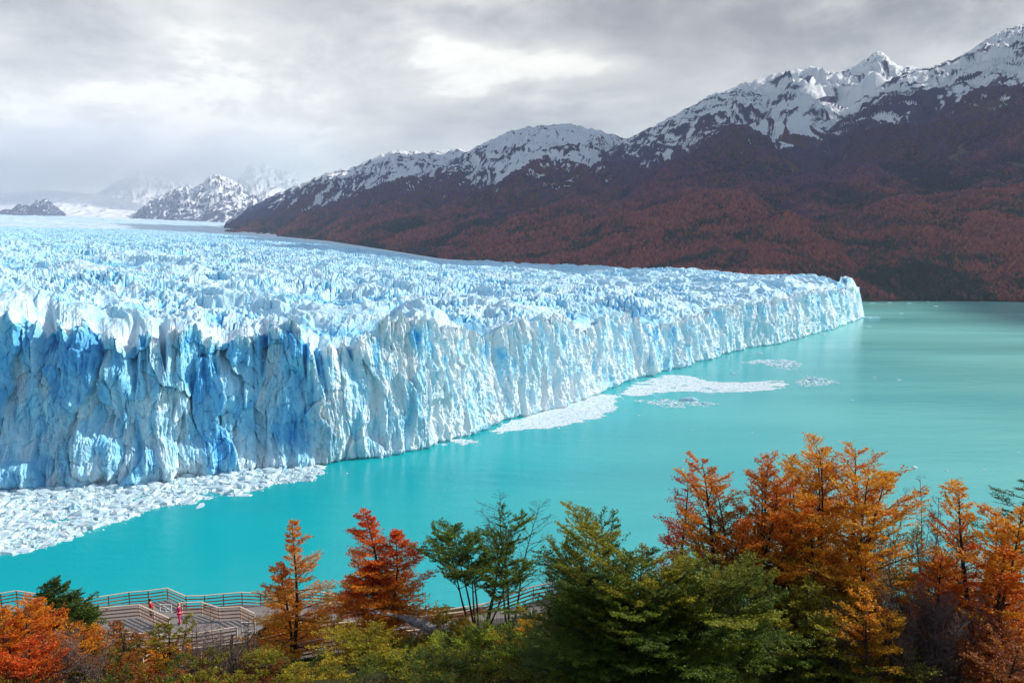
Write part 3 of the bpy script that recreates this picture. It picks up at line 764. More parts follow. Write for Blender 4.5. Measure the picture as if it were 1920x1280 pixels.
# ================================================================ foreground hill
GY = [-300, 0, 20, 34, 48, 56, 66, 74, 100, 175, 215, 420]
GZ = [230, 101, 95, 89.2, 83.0, 80.0, 77.0, 72.5, 50, 0.5, -6, -9]
def ground_z(X, Y):
    X = np.asarray(X, float); Y = np.asarray(Y, float)
    z = np.interp(Y, GY, GZ)
    z = z + 1.0 * fbm(X / 11, Y / 11, 301, 3) * np.clip((Y + 10) / 30, 0, 1)
    deck = np.exp(-((Y - 59) / 7.0) ** 4) * sst(-X, 8, 14)
    low = sst(-X, 9, 15) * sst(Y, 30, 40) * (1 - sst(Y, 55, 60))
    return z - 0.9 * deck - 1.7 * low
def build_hill():
    xs = np.linspace(-150, 150, 420); ys = np.concatenate([np.linspace(-60, 20, 30)[:-1], np.linspace(20, 90, 220)[:-1], np.linspace(90, 260, 60)])
    X, Y = np.meshgrid(xs, ys)
    Z = ground_z(X, Y) + 0.22 * fbm(X / 1.3, Y / 1.3, 305, 3)
    m, n, b = pmat('forest_soil', rough=0.95, spec=0.1)
    geo = n.new('ShaderNodeNewGeometry'); pos = geo.outputs['Position']
    c = n.mix(n.rng(n.noise(pos, 0.7, 5, 0.6), 0.35, 0.65), (0.045, 0.032, 0.018), (0.055, 0.062, 0.018))
    c = n.mix(n.rng(n.noise(pos, 5.0, 4, 0.7), 0.5, 0.75, 0, 0.6), c, (0.12, 0.065, 0.025))
    n.l.new(c, b.inputs['Base Color'])
    bump(n, b, n.noise(pos, 4.0, 6, 0.75), 0.25, 1.0)
    tag(mesh_from('ground', np.stack([X, Y, Z], -1), grid_faces(len(ys), len(xs)), m), 'steep mossy hillside below the viewpoint', 'ground', kind='structure')
build_hill()

# ================================================================ wood and leaves
def bark_material(name, c1, c2):
    m, n, b = pmat(name, rough=0.9, spec=0.2)
    geo = n.new('ShaderNodeNewGeometry'); pos = geo.outputs['Position']
    f = n.noise(n.vmath('MULTIPLY', pos, (1, 1, 0.25)), 9.0, 4, 0.7)
    n.l.new(n.mix(n.rng(f, 0.35, 0.65), c1, c2), b.inputs['Base Color'])
    return m
M['bark'] = bark_material('dark_bark', (0.035, 0.024, 0.02), (0.09, 0.065, 0.052))
M['bark_bare'] = bark_material('bare_wood', (0.11, 0.075, 0.065), (0.26, 0.19, 0.165))
M['deadwood'] = bark_material('weathered_wood', (0.16, 0.14, 0.13), (0.50, 0.46, 0.43))
def leaf_material():
    m, n, b = pmat('autumn_leaf', rough=0.55, spec=0.25)
    a = n.attr('Col').outputs['Color']
    n.l.new(a, b.inputs['Base Color'])
    tr = n.new('ShaderNodeBsdfTranslucent'); n.l.new(a, tr.inputs['Color'])
    mx = n.new('ShaderNodeMixShader'); mx.inputs[0].default_value = 0.42
    out = [q for q in n.n if q.type == 'OUTPUT_MATERIAL'][0]
    n.l.new(b.outputs[0], mx.inputs[1]); n.l.new(tr.outputs[0], mx.inputs[2]); n.l.new(mx.outputs[0], out.inputs['Surface'])
    return m
M['leaf'] = leaf_material()

def tubes(segs, k=4):
    """segs: (n, 8) p0 p1 r0 r1 -> verts, quads of open tubes"""
    s = np.asarray(segs, float)
    p0 = s[:, 0:3]; p1 = s[:, 3:6]; r0 = s[:, 6]; r1 = s[:, 7]
    d = p1 - p0; L = np.linalg.norm(d, axis=1); d = d / np.maximum(L, 1e-6)[:, None]
    ref = np.where(np.abs(d[:, 2:3]) > 0.9, np.array([[1.0, 0, 0]]), np.array([[0, 0, 1.0]]))
    a = np.cross(d, ref); a /= np.linalg.norm(a, axis=1)[:, None]; b = np.cross(d, a)
    th = np.arange(k) * 2 * math.pi / k
    ring = a[:, None, :] * np.cos(th)[None, :, None] + b[:, None, :] * np.sin(th)[None, :, None]
    v0 = p0[:, None, :] + ring * r0[:, None, None]; v1 = p1[:, None, :] + ring * r1[:, None, None]
    V = np.concatenate([v0, v1], 1).reshape(-1, 3)
    base = np.arange(len(s))[:, None] * 2 * k
    j = np.arange(k)[None, :]; j2 = (j + 1) % k
    F = np.stack([base + j, base + j2, base + k + j2, base + k + j], -1).reshape(-1, 4)
    return V, F
def wood_mesh(name, thick, thin, mat, parent):
    V, F = tubes(thick, 7) if len(thick) else (np.zeros((0, 3)), np.zeros((0, 4), int))
    if len(thin):
        V2, F2 = tubes(thin, 3)
        F = np.concatenate([F, F2 + len(V)]); V = np.concatenate([V, V2])
    return mesh_from(name, V, F, mat, parent)
def unit(v): return v / max(np.linalg.norm(v), 1e-9)

PAL = {
    'orange': [(0.85, 0.27, 0.014), (0.92, 0.42, 0.025), (0.72, 0.15, 0.010)],
    'redorange': [(0.84, 0.14, 0.014), (0.90, 0.26, 0.018), (0.66, 0.07, 0.012)],
    'red': [(0.58, 0.06, 0.03), (0.66, 0.13, 0.04), (0.42, 0.04, 0.025)],
    'amber': [(0.92, 0.42, 0.02), (0.96, 0.56, 0.04), (0.82, 0.27, 0.014)],
    'rust': [(0.42, 0.12, 0.02), (0.50, 0.17, 0.02), (0.32, 0.08, 0.018)],
    'green': [(0.13, 0.20, 0.02), (0.23, 0.31, 0.025), (0.07, 0.12, 0.016)],
    'dark': [(0.075, 0.125, 0.016), (0.13, 0.19, 0.02), (0.045, 0.08, 0.014)],
    'olive': [(0.32, 0.30, 0.02), (0.46, 0.40, 0.025), (0.19, 0.19, 0.016)],
    'lime': [(0.32, 0.38, 0.02), (0.42, 0.46, 0.03), (0.19, 0.25, 0.018)],
    'yellow': [(0.60, 0.42, 0.02), (0.70, 0.50, 0.03), (0.40, 0.28, 0.02)],
}
def grow(seed, h, spread, stems=1, t0=0.12, nb=60, top='orange', low=None, split=0.4, profile='cone', dens=36, leaf=0.085,
         lift=(0.15, 0.9), bare=0.0, sub=9, twiggy=0.0, lean=0.06, stem_spread=0.25, r0=None, flat=0.35, curve=0.25, gap=0.15, sublen=0.42):
    """thick segments, thin segments, leaf centres, leaf directions, leaf colours"""
    g = np.random.default_rng(seed)
    thick = []; thin = []; tw = []   # tw: p0, p1, tone (0..1), height fraction
    r0 = r0 or 0.016 * h + 0.02
    prof = {'cone': lambda t: (1 - t) ** 0.75 * min(1, 0.45 + t * 2.2) + 0.05,
            'round': lambda t: math.sqrt(max(0.03, 1 - (2 * (t - 0.45)) ** 2 * 0.8)) * (1.0 if t < 0.8 else 0.75),
            'column': lambda t: 0.75 * (1 - t) ** 0.35 + 0.12,
            'airy': lambda t: 0.62 + 0.38 * math.sin(min(1, t * 1.5) * 3.14) if t < 0.7 else 0.62 * (1 - t) / 0.3 + 0.24,
            'fan': lambda t: 0.35 + 0.65 * min(1, t * 1.6) if t < 0.75 else 1.0 - (t - 0.75) * 2.0,
            'dome': lambda t: (1 - t ** 2.2) ** 0.5 * 0.95 + 0.05}[profile]
    for si in range(stems):
        a0 = g.uniform(0, 6.28); off = stem_spread * spread * (0 if stems == 1 else g.uniform(0.3, 1.0))
        hs = h * (1 if si == 0 else g.uniform(0.78, 1.0) if profile == 'airy' else g.uniform(0.62, 0.97))
        tipx = np.array([math.cos(a0) * off, math.sin(a0) * off, 0]) if stems > 1 else np.array([g.normal(0, lean * h * 0.5), g.normal(0, lean * h * 0.5), 0])
        n = 12
        w1, w2 = g.uniform(0, 6.28, 2)
        T = [np.array([0.06 * off * math.cos(a0), 0.06 * off * math.sin(a0), -0.5])]
        for i in range(1, n + 1):
            t = i / n
            T.append(tipx * t ** 0.8 + np.array([math.sin(t * 5 + w1), math.cos(t * 4 + w2), 0]) * 0.018 * h * t + np.array([0, 0, hs * t]))
        rs = r0 * (1.0 if stems == 1 else 0.7 if si else 0.85)
        rad = lambda t: rs * (1 - t) ** 0.9 + 0.010
        for i in range(n):
            thick.append([*T[i], *T[i + 1], rad(i / n) * (1.5 if i == 0 else 1), rad((i + 1) / n)])
        Ta = np.array(T)
        def tp(t):
            q = t * n; i = min(int(q), n - 1); return Ta[i] + (Ta[i + 1] - Ta[i]) * (q - i)
        nbs = max(4, int(nb / (1 if stems == 1 else stems * 0.62)))
        ang = g.uniform(0, 6.28)
        for bi in range(nbs):
            t = t0 + (1 - t0) * ((bi + g.uniform(0, 1)) / nbs) ** 0.9
            t = min(t, 0.985)
            ang += 2.4 + g.normal(0, 0.35)
            ln = spread * (0.72 if stems > 1 else 1.0) * prof(t) * g.uniform(0.62, 1.12)
            if g.random() < gap: ln *= 0.45
            if stems > 1 and math.cos(ang - a0) < -0.2: ln *= 0.55
            el = lift[0] + (lift[1] - lift[0]) * t + g.normal(0, 0.12)
            d = np.array([math.cos(ang) * math.cos(el), math.sin(ang) * math.cos(el), math.sin(el)])
            p = tp(t); m = 5; pts = [p]
            cv = g.normal(curve, 0.15)
            for j in range(m):
                d = unit(d + np.array([g.normal(0, 0.09), g.normal(0, 0.09), cv * (0.35 - 0.35 * j / m) - 0.04]))
                pts.append(pts[-1] + d * ln / m)
            rb = min(0.5 * rad(t), 0.008 + 0.011 * ln)
            for j in range(m):
                (thick if rb > 0.02 and j < 3 else thin).append([*pts[j], *pts[j + 1], rb * (1 - j / m) + 0.004, rb * (1 - (j + 1) / m) + 0.004])
            tone = np.clip(g.normal(0.5, 0.28), 0, 1)
            isbare = g.random() < bare
            if not isbare: tw.append([*pts[-3], *pts[-1], tone, t])
            ns = max(3, int(sub * (0.5 + 0.5 * ln / spread)))
            for k in range(ns):
                f = 0.22 + 0.78 * (k + g.uniform(0, 0.9)) / ns
                q = f * m; j = min(int(q), m - 1)
                c = pts[j] + (pts[j + 1] - pts[j]) * (q - j)
                bd = unit(pts[j + 1] - pts[j])
                side = unit(np.cross(bd, [0, 0, 1.0])) * (1 if k % 2 else -1)
                sdv = unit(bd * g.uniform(0.5, 1.0) + side * g.uniform(0.5, 1.0) + np.array([0, 0, g.normal(0.12, flat * 0.5)]))
                sl = ((1 - f) * sublen + 0.12) * ln * g.uniform(0.7, 1.2) + 0.10
                e1 = c + sdv * sl * 0.55; e2 = e1 + unit(sdv + np.array([0, 0, g.normal(-0.05, 0.15)])) * sl * 0.45
                thin.append([*c, *e1, 0.010, 0.007]); thin.append([*e1, *e2, 0.007, 0.005])
                if not isbare:
                    tw.append([*c, *e1, tone, t]); tw.append([*e1, *e2, tone, t])
                nt = int(twiggy) + (g.random() < twiggy % 1)
                for _ in range(nt):
                    u = g.uniform(0.2, 1); st = c + (e2 - c) * u
                    dd = unit(sdv + np.array([g.normal(0, 0.5), g.normal(0, 0.5), g.normal(0.25, 0.3)]))
                    en = st + dd * sl * g.uniform(0.25, 0.6)
                    thin.append([*st, *en, 0.006, 0.004])
                    if not isbare: tw.append([*st, *en, tone, t])
    out = [np.array(thick), np.array(thin)]
    if tw and dens > 0:
        tw = np.array(tw); L = np.linalg.norm(tw[:, 3:6] - tw[:, 0:3], axis=1)
        cnt = np.maximum(1, (L * dens * g.uniform(0.6, 1.3, len(L))).astype(int))
        idx = np.repeat(np.arange(len(tw)), cnt); N = len(idx)
        u = g.uniform(0, 1, N)[:, None]
        d = (tw[idx, 3:6] - tw[idx, 0:3]) / L[idx][:, None]
        side = np.cross(d, [0, 0, 1.0]); side /= np.maximum(np.linalg.norm(side, axis=1), 1e-6)[:, None]
        lat = g.normal(0, 0.075, N)[:, None]
        C = tw[idx, 0:3] + d * L[idx][:, None] * u + side * lat + np.stack([np.zeros(N), np.zeros(N), g.normal(0, 0.03, N) - np.abs(lat[:, 0]) * 0.25], 1)
        D = d * 0.7 + side * np.sign(lat) * 0.8 + g.normal(0, 0.35, (N, 3)); D /= np.linalg.norm(D, axis=1)[:, None]
        Nn = np.array([0, 0, 1.0]) + g.normal(0, flat + 0.1, (N, 3))
        S = np.cross(D, Nn); S /= np.maximum(np.linalg.norm(S, axis=1), 1e-6)[:, None]
        lz = leaf * g.uniform(0.65, 1.35, N)[:, None]
        V = np.stack([C - D * lz * 0.6, C + S * lz * 0.34, C + D * lz * 0.6, C - S * lz * 0.34], 1).reshape(-1, 3)
        pt = np.array(PAL[top]); pl = np.array(PAL[low or top])
        hfr = tw[idx, 7]; tone = tw[idx, 6]
        q = np.clip((tone + g.normal(0, 0.18, N)), 0, 1)[:, None]
        def shade(P): return np.where(q < 0.5, P[2] + (P[0] - P[2]) * q * 2, P[0] + (P[1] - P[0]) * (q - 0.5) * 2)
        mixl = sst(hfr + (tone - 0.5) * 0.5 + g.normal(0, 0.06, N), split - 0.2, split + 0.2)[:, None] if low else np.ones((N, 1))
        col = shade(pt) * mixl + shade(pl) * (1 - mixl)
        col = col * g.uniform(0.75, 1.2, (N, 1))
        out += [V, np.repeat(col, 4, axis=0)]
    else: out += [None, None]
    return out
def plant(name, label, cat, px, py_top, Y, width, group=None, bark='bark', h=None, **kw):
    X = float(at(px, py_top, Y)[0]); z0 = float(ground_z(X, Y))
    ztop = float(at(px, py_top, Y)[2])
    hh = h or (ztop - z0)
    spread = width / 2 / FPX * Y * (1.32 if kw.get('stems', 1) == 1 else 1.5)
    kw['dens'] = kw.get('dens', 36) * 1.9
    kw['sub'] = int(kw.get('sub', 9) * 1.25)
    seed = kw.pop('seed', int(px * 7 + py_top))
    thick, thin, V, C = grow(seed, hh, spread, **kw)
    # bring the grown plant to its measured height and width
    pts = np.concatenate([thick[:, 3:6], thin[:, 3:6]] + ([V] if V is not None else []))
    sz = hh / (0.3 * np.percentile(pts[:, 2], 99.7) + 0.7 * pts[:, 2].max()); ex = np.percentile(pts[:, 0], [1.5, 98.5]); sx = width / FPX * Y / (ex[1] - ex[0])
    S3 = np.array([sx, sx, sz])
    for A_ in (thick, thin): A_[:, 0:3] *= S3; A_[:, 3:6] *= S3
    if V is not None:
        Cn = V.reshape(-1, 4, 3).mean(1, keepdims=True); V = (V.reshape(-1, 4, 3) - Cn + Cn * S3).reshape(-1, 3)
    e = bpy.data.objects.new(name, None); link(e); e.location = (X, Y, z0); e.empty_display_size = 0.5
    tag(e, label, cat, group)
    th = [s for s in thick]
    wood_mesh('trunk' if kw.get('stems', 1) == 1 else 'trunks_and_branches' if False else 'trunk', thick, thin, M[bark], e)
    if V is not None:
        mesh_from('crown', V, np.arange(len(V)).reshape(-1, 4), M['leaf'], e, cols=C, smooth=False)
    return e
TREES = [
 ('orange_tree', 'orange tree filling the gap between the two tallest orange trees', 'tree', 1492, 872, 38, 190, dict(nb=120, top='orange', low='amber', split=0.6, stems=6, stem_spread=0.6, t0=0.2, lift=(0.3, 0.9), dens=32, profile='airy')),
 ('orange_tree', 'lower orange tree showing between the rusty red tree and the tall orange ones', 'tree', 1345, 930, 37, 150, dict(nb=90, top='orange', low='rust', split=0.5, stems=4, stem_spread=0.5, t0=0.2, lift=(0.3, 0.9), dens=34, profile='airy')),
 ('orange_tree', 'orange shoulder tree between the tallest orange tree and the bare thicket', 'tree', 1640, 985, 34, 120, dict(nb=70, top='amber', low='orange', split=0.5, stems=4, stem_spread=0.5, t0=0.15, lift=(0.3, 0.9), dens=34, profile='airy')),
 ('orange_tree', 'low orange tree just behind the bottom left corner tree', 'tree', 75, 1150, 44, 110, dict(nb=70, top='orange', low='redorange', split=0.5, stems=4, stem_spread=0.5, t0=0.1, lift=(0.2, 0.9), dens=38, profile='dome')),
 ('red_shrub', 'red orange shrub low in front of the bottom left corner tree', 'shrub', 45, 1200, 37, 130, dict(nb=60, top='redorange', low='rust', split=0.4, stems=4, stem_spread=0.5, t0=0.1, lift=(0.2, 0.9), dens=36, profile='dome')),
 # name, label, cat, px, top, Y, width, kwargs
 ('orange_tree', 'slim orange tree with an airy pointed top in front of the deck railings', 'tree', 538, 974, 48, 150, dict(nb=96, top='orange', low='amber', split=0.7, stems=2, stem_spread=0.12, lift=(0.02, 0.75), dens=34, gap=0.22, sub=11, leaf=0.10)),
 ('orange_tree', 'dense red and orange tree with two pointed tops beside the fallen log', 'tree', 722, 956, 47, 168, dict(nb=150, top='redorange', low='amber', split=0.5, stems=3, stem_spread=0.17, lift=(0.0, 0.7), dens=42, sub=12, gap=0.1, leaf=0.10)),
 ('green_tree', 'green tree of many dark upright stems with a ragged crown', 'tree', 898, 955, 48, 195, dict(nb=64, top='green', low='olive', split=0.45, stems=7, stem_spread=0.55, t0=0.52, lift=(0.3, 0.7), dens=62, bare=0.12, sub=9, profile='fan', twiggy=0.4, r0=0.12)),
 ('bare_tree', 'leafless tree standing behind the many stemmed green tree', 'tree', 955, 908, 51, 150, dict(nb=52, stems=3, stem_spread=0.32, t0=0.3, lift=(0.6, 1.0), dens=0, sub=9, profile='column', twiggy=1.6, r0=0.10)),
 ('conifer_like_tree', 'broad dark green bushy tree, the largest green one', 'tree', 1215, 958, 31, 400, dict(nb=300, top='olive', low='green', split=0.85, stems=13, stem_spread=0.62, t0=0.03, lift=(0.0, 0.75), dens=58, sub=13, profile='dome', leaf=0.075, flat=0.2, gap=0.05)),
 ('green_tree', 'small sparse green tree poking above the left side of the broad dark tree', 'tree', 1120, 948, 34, 120, dict(nb=24, top='green', stems=3, stem_spread=0.6, t0=0.62, lift=(0.5, 0.8), dens=36, leaf=0.09, profile='round', sub=6, bare=0.15)),
 ('red_tree', 'narrow rusty red tree rising behind the broad green tree', 'tree', 1292, 886, 38, 100, dict(nb=56, top='red', low='orange', split=0.55, stems=2, stem_spread=0.3, t0=0.3, lift=(0.5, 0.95), dens=30, gap=0.2, twiggy=0.4, profile='column')),
 ('orange_tree', 'tall orange tree with green lower branches right behind the broad green tree', 'tree', 1405, 852, 35, 250, dict(nb=170, top='orange', low='olive', split=0.56, stems=7, stem_spread=0.65, t0=0.10, lift=(0.2, 0.85), dens=34, sub=11, profile='airy', gap=0.18, twiggy=0.3)),
 ('orange_tree', 'tallest orange tree, its crown amber over green lower branches', 'tree', 1580, 828, 36, 250, dict(nb=175, top='amber', low='olive', split=0.45, stems=7, stem_spread=0.62, t0=0.10, lift=(0.15, 0.85), dens=36, sub=11, profile='airy', gap=0.16, twiggy=0.3)),
 ('green_tree', 'young green and amber tree under the two tall orange trees', 'tree', 1490, 1085, 31, 210, dict(nb=70, top='olive', low='green', split=0.5, stems=4, stem_spread=0.5, t0=0.1, lift=(0.1, 0.7), dens=38, profile='dome')),
 ('orange_tree', 'low amber tree spreading over the bare thicket at the bottom of the picture', 'tree', 1650, 1128, 29, 190, dict(nb=46, top='amber', low='olive', split=0.45, stems=3, stem_spread=0.5, t0=0.1, lift=(0.0, 0.6), dens=36, profile='dome', gap=0.25)),
 ('orange_tree', 'small bright orange tree growing out of the brown bare thicket', 'tree', 1762, 1036, 32, 105, dict(nb=30, top='orange', low='amber', split=0.35, t0=0.5, lift=(0.1, 0.6), dens=40, profile='round')),
 ('orange_tree', 'orange red tree at the right edge, in front of the dark green one', 'tree', 1872, 912, 32, 195, dict(nb=150, top='amber', low='orange', split=0.6, stems=5, stem_spread=0.4, t0=0.1, lift=(0.1, 0.85), dens=40, sub=10, profile='dome', gap=0.15)),
 ('green_tree', 'dark green tree with flat layered tiers at the right edge', 'tree', 1912, 884, 41, 120, dict(nb=36, top='dark', t0=0.35, lift=(0.0, 0.3), dens=48, profile='column', flat=0.15)),
 ('olive_tree', 'thin olive and rust tree half hidden in the bare thicket', 'tree', 1765, 958, 38, 130, dict(nb=50, top='olive', low='rust', split=0.8, stems=3, stem_spread=0.5, t0=0.4, lift=(0.5, 0.9), dens=22, bare=0.3, twiggy=1.0, profile='column')),
 ('red_shrub', 'dusty red shrub at the bottom right corner', 'shrub', 1895, 1170, 28, 170, dict(nb=60, top='rust', low='rust', split=0.4, stems=5, stem_spread=0.6, t0=0.1, lift=(0.2, 0.8), dens=34, profile='dome')),
 ('orange_tree', 'orange red tree in the bottom left corner', 'tree', 15, 1116, 42, 165, dict(nb=100, top='orange', low='redorange', split=0.5, stems=4, stem_spread=0.5, t0=0.05, lift=(0.1, 0.8), dens=44, profile='dome', gap=0.05)),
 ('green_shrub', 'round dark green bush in front of the left end of the railing', 'shrub', 84, 1076, 49, 120, dict(nb=120, top='dark', low='green', stems=4, stem_spread=0.5, t0=0.1, lift=(0.3, 0.9), dens=56, profile='dome', leaf=0.12)),
 ('orange_tree', 'amber tree with bare lower twigs beside the bottom left corner tree', 'tree', 150, 1132, 42, 120, dict(nb=70, top='orange', low='olive', split=0.5, stems=4, stem_spread=0.5, t0=0.15, lift=(0.3, 0.8), dens=30, bare=0.15, twiggy=0.8, profile='column')),
 ('mixed_tree', 'small dark stemmed tree with green and orange leaves in front of the deck', 'tree', 240, 1152, 40, 80, dict(nb=30, top='rust', low='olive', split=0.6, stems=3, stem_spread=0.5, t0=0.3, lift=(0.4, 0.8), dens=26, bare=0.15, twiggy=0.8, profile='round')),
 ('mixed_tree', 'small green tree with an orange flank standing below the two visitors', 'tree', 318, 1152, 42, 80, dict(nb=30, top='olive', low='orange', split=0.5, stems=3, stem_spread=0.5, t0=0.2, lift=(0.3, 0.8), dens=30, twiggy=0.5, profile='round')),
 ('orange_shrub', 'orange shrub glowing between the small trees below the deck', 'shrub', 300, 1195, 45, 70, dict(nb=36, top='amber', low='orange', stems=3, stem_spread=0.5, t0=0.1, lift=(0.3, 0.8), dens=36, profile='dome')),
]
for (nm, lab, cat, px, pt, Y, wd, kw) in TREES:
    plant(nm, lab, cat, px, pt, Y, wd, **kw)
# bare bushes
BARE = [(355, 1158, 41, 60, 'thin bare bush just right of the small green tree below the visitors'), (392, 1140, 43, 60, 'taller bare bush reaching up to the deck railing'), (428, 1165, 40, 70, 'bare bush left of the slim orange tree'),
        (462, 1150, 44, 50, 'bare leaning sapling touching the lower railing left of the slim orange tree'), (598, 1085, 52, 60, 'leafless sapling between the slim orange tree and the dense red one'),
        (1055, 1010, 37, 110, 'grey leafless bush on the left flank of the broad green tree'), (100, 1200, 38, 110, 'bare bush at the foot of the amber tree on the left'),
        (1668, 985, 35, 90, 'dark leafless tree right against the tallest orange tree'), (1705, 962, 37, 90, 'bare tree standing second in the brown thicket'), (1755, 905, 37, 100, 'tallest bare tree of the brown thicket'),
        (1800, 945, 36, 90, 'bare tree of the thicket nearest the right edge orange tree'), (1690, 1070, 31, 130, 'tangled leafless bush in the lower part of the thicket'), (1745, 1110, 30, 140, 'tangled leafless bush below the small bright orange tree'),
        (1800, 1090, 31, 120, 'tangled leafless bush beside the red shrub'), (1720, 1010, 34, 110, 'grey brown leafless bush filling the middle of the thicket'), (1560, 1130, 31, 110, 'low leafless bush under the tallest orange tree'),
        (1775, 1000, 34, 110, 'bare brown bush right behind the small bright orange tree'), (1730, 1060, 32, 120, 'dense bare bush left of the small bright orange tree'), (1820, 1010, 34, 100, 'bare bush touching the left side of the right edge orange tree'),
        (1640, 910, 39, 90, 'fine twigged bare tree top behind the tallest orange tree'), (170, 1190, 37, 110, 'low grey twiggy bush at the bottom left')]
for i, (px, pt, Y, wd, lab) in enumerate(BARE):
    plant('bare_bush' if 'bush' in lab else 'bare_tree', lab, 'bush' if 'bush' in lab else 'tree', px, pt, Y, wd * (0.8 if px < 660 else 1), bark='bark_bare', group=None, nb=70 if px < 660 else 130, stems=5 if px < 660 else 8, stem_spread=0.75, t0=0.12, lift=(0.5, 1.0), dens=0, sub=8, profile='column', twiggy=1.6, r0=0.045)
# leafy bushes on the slope
BUSH = [(640, 1205, 39, 190, 'olive', 'yellow', 'olive yellow bush below the railing at the bottom of the picture'), (905, 1190, 37, 180, 'lime', 'green', 'bright lime green bush below the many stemmed tree'),
        (1010, 1128, 41, 90, 'yellow', 'olive', 'yellow green shrub beside the left edge of the broad green tree'), (960, 1165, 44, 80, 'amber', 'olive', 'small amber tinted shrub right of the many stemmed tree trunks'),
        (745, 1242, 37, 150, 'olive', 'green', 'dull olive bush between the olive yellow and the lime green bushes'), (800, 1198, 44, 80, 'olive', 'green', 'olive shrub just under the fallen log'),
        (1015, 1200, 35, 150, 'green', 'olive', 'mid green bush left of the broad green tree at the bottom'), (560, 1225, 41, 110, 'green', 'dark', 'dark green bush at the foot of the slim orange tree'),
        (480, 1235, 39, 130, 'olive', 'rust', 'brownish olive bush at the bottom near the lower railing'), (680, 1180, 46, 80, 'green', 'dark', 'dark green shrub at the foot of the dense red tree'),
        (845, 1145, 47, 80, 'yellow', 'olive', 'yellowish shrub left of the many stemmed tree trunks'), (360, 1235, 38, 140, 'olive', 'rust', 'mottled olive bush at the bottom below the bare bushes'),
        (215, 1205, 38, 90, 'rust', 'olive', 'rust red shrub below the deck at the lower left'), (820, 1245, 34, 170, 'dark', 'olive', 'dark shrub mound at the bottom centre'), (600, 1255, 36, 120, 'yellow', 'olive', 'small yellow topped shrub under the olive yellow bush'),
        (1100, 1150, 33, 120, 'olive', 'green', 'olive green shrub against the left foot of the broad green tree'), (270, 1250, 36, 140, 'dark', 'rust', 'dark rusty shrub at the very bottom left of centre'),
        (1350, 1180, 30, 150, 'green', 'olive', 'green shrub at the right foot of the broad green tree'), (735, 1205, 44, 50, 'olive', 'yellow', 'little olive shrub between the dense red tree and the log'), (1090, 1050, 42, 90, 'olive', 'rust', 'reddish olive sapling behind the left edge of the broad green tree'),
        (420, 1205, 44, 70, 'olive', 'dark', 'small olive shrub between two railings left of the slim orange tree'), (625, 1130, 53, 60, 'yellow', 'olive', 'yellow green sapling behind the ramp railing')]
for i, (px, pt, Y, wd, a, b, lab) in enumerate(BUSH):
    plant('leafy_bush', lab, 'bush', px, pt, Y, wd, nb=40, stems=6, stem_spread=0.6, t0=0.12, lift=(0.4, 1.0), dens=42, sub=7, profile='dome', top=a, low=b, split=0.55, twiggy=0.3, r0=0.03, leaf=0.08, flat=0.5)

# ground cover: low tufts nobody could count
def ground_cover():
    g = np.random.default_rng(5)
    n = 3500
    px = g.uniform(-420, 2400, n); Y = g.uniform(28, 54, n) ** 1.0
    X = (px - 960) / FPX * Y * 1.0; Z = ground_z(X, Y)
    nl = 42; idx = np.repeat(np.arange(n), nl); N = len(idx)
    hgt = (g.uniform(0.25, 0.8, n) * np.where((Y > 43) & (px < 700), 0.4, 1.0))[idx]; rad = g.uniform(0.25, 0.6, n)[idx]
    u = g.uniform(0, 1, N); a = g.uniform(0, 6.28, N); rr = rad * np.sqrt(g.uniform(0, 1, N)) * (1 - 0.5 * u)
    C = np.stack([X[idx] + rr * np.cos(a), Y[idx] + rr * np.sin(a), Z[idx] + hgt * u], 1)
    D = np.stack([np.cos(a) * 0.6, np.sin(a) * 0.6, np.ones(N) * 0.7], 1) + g.normal(0, 0.4, (N, 3)); D /= np.linalg.norm(D, axis=1)[:, None]
    S = np.cross(D, g.normal(0, 1, (N, 3))); S /= np.linalg.norm(S, axis=1)[:, None]
    lz = g.uniform(0.05, 0.11, N)[:, None]
    V = np.stack([C - D * lz * 0.6, C + S * lz * 0.36, C + D * lz * 0.6, C - S * lz * 0.36], 1).reshape(-1, 3)
    pal = np.array([PAL['olive'][0], PAL['olive'][2], PAL['green'][0], PAL['dark'][0], PAL['rust'][2], PAL['yellow'][2], PAL['olive'][1]])
    k = (fbm(X / 5, Y / 5, 333, 3) * 0.9 + 0.5 + g.normal(0, 0.22, n)) * 7
    c = pal[np.clip(k, 0, 6).astype(int)][idx] * g.uniform(0.35, 0.85, (N, 1))
    tag(mesh_from('undergrowth', V, np.arange(len(V)).reshape(-1, 4), M['leaf'], cols=np.repeat(c, 4, 0), smooth=False), 'low mixed undergrowth covering the slope', 'undergrowth', kind='stuff')
ground_cover()
# ================================================================ walkways and railings
def box_segs(segs):
    """segs: (p0, p1, width, height) beams -> verts, quads"""
    V = []; F = []
    for p0, p1, wd, ht in segs:
        p0 = np.array(p0, float); p1 = np.array(p1, float); d = unit(p1 - p0)
        ref = np.array([0, 0, 1.0]) if abs(d[2]) < 0.9 else np.array([0, 1.0, 0])
        a = unit(np.cross(d, ref)) * wd / 2; b = unit(np.cross(a, d)) * ht / 2
        n = len(V)
        for p in (p0, p1):
            for q in (-a - b, a - b, a + b, -a + b): V.append(p + q)
        F += [(n, n + 1, n + 2, n + 3), (n + 7, n + 6, n + 5, n + 4)] + [(n + i, n + 4 + i, n + 4 + (i + 1) % 4, n + (i + 1) % 4) for i in range(4)]
    return np.array(V), np.array(F)
M['rail_wood'] = bark_material('rail_wood', (0.40, 0.15, 0.06), (0.55, 0.26, 0.13))
M['rail_top'] = bark_material('pale_handrail', (0.58, 0.42, 0.30), (0.74, 0.60, 0.47))
M['post'] = pmat('steel_post', (0.10, 0.10, 0.11), 0.5)[0]
M['pale_post'] = pmat('pale_post', (0.62, 0.55, 0.48), 0.6)[0]
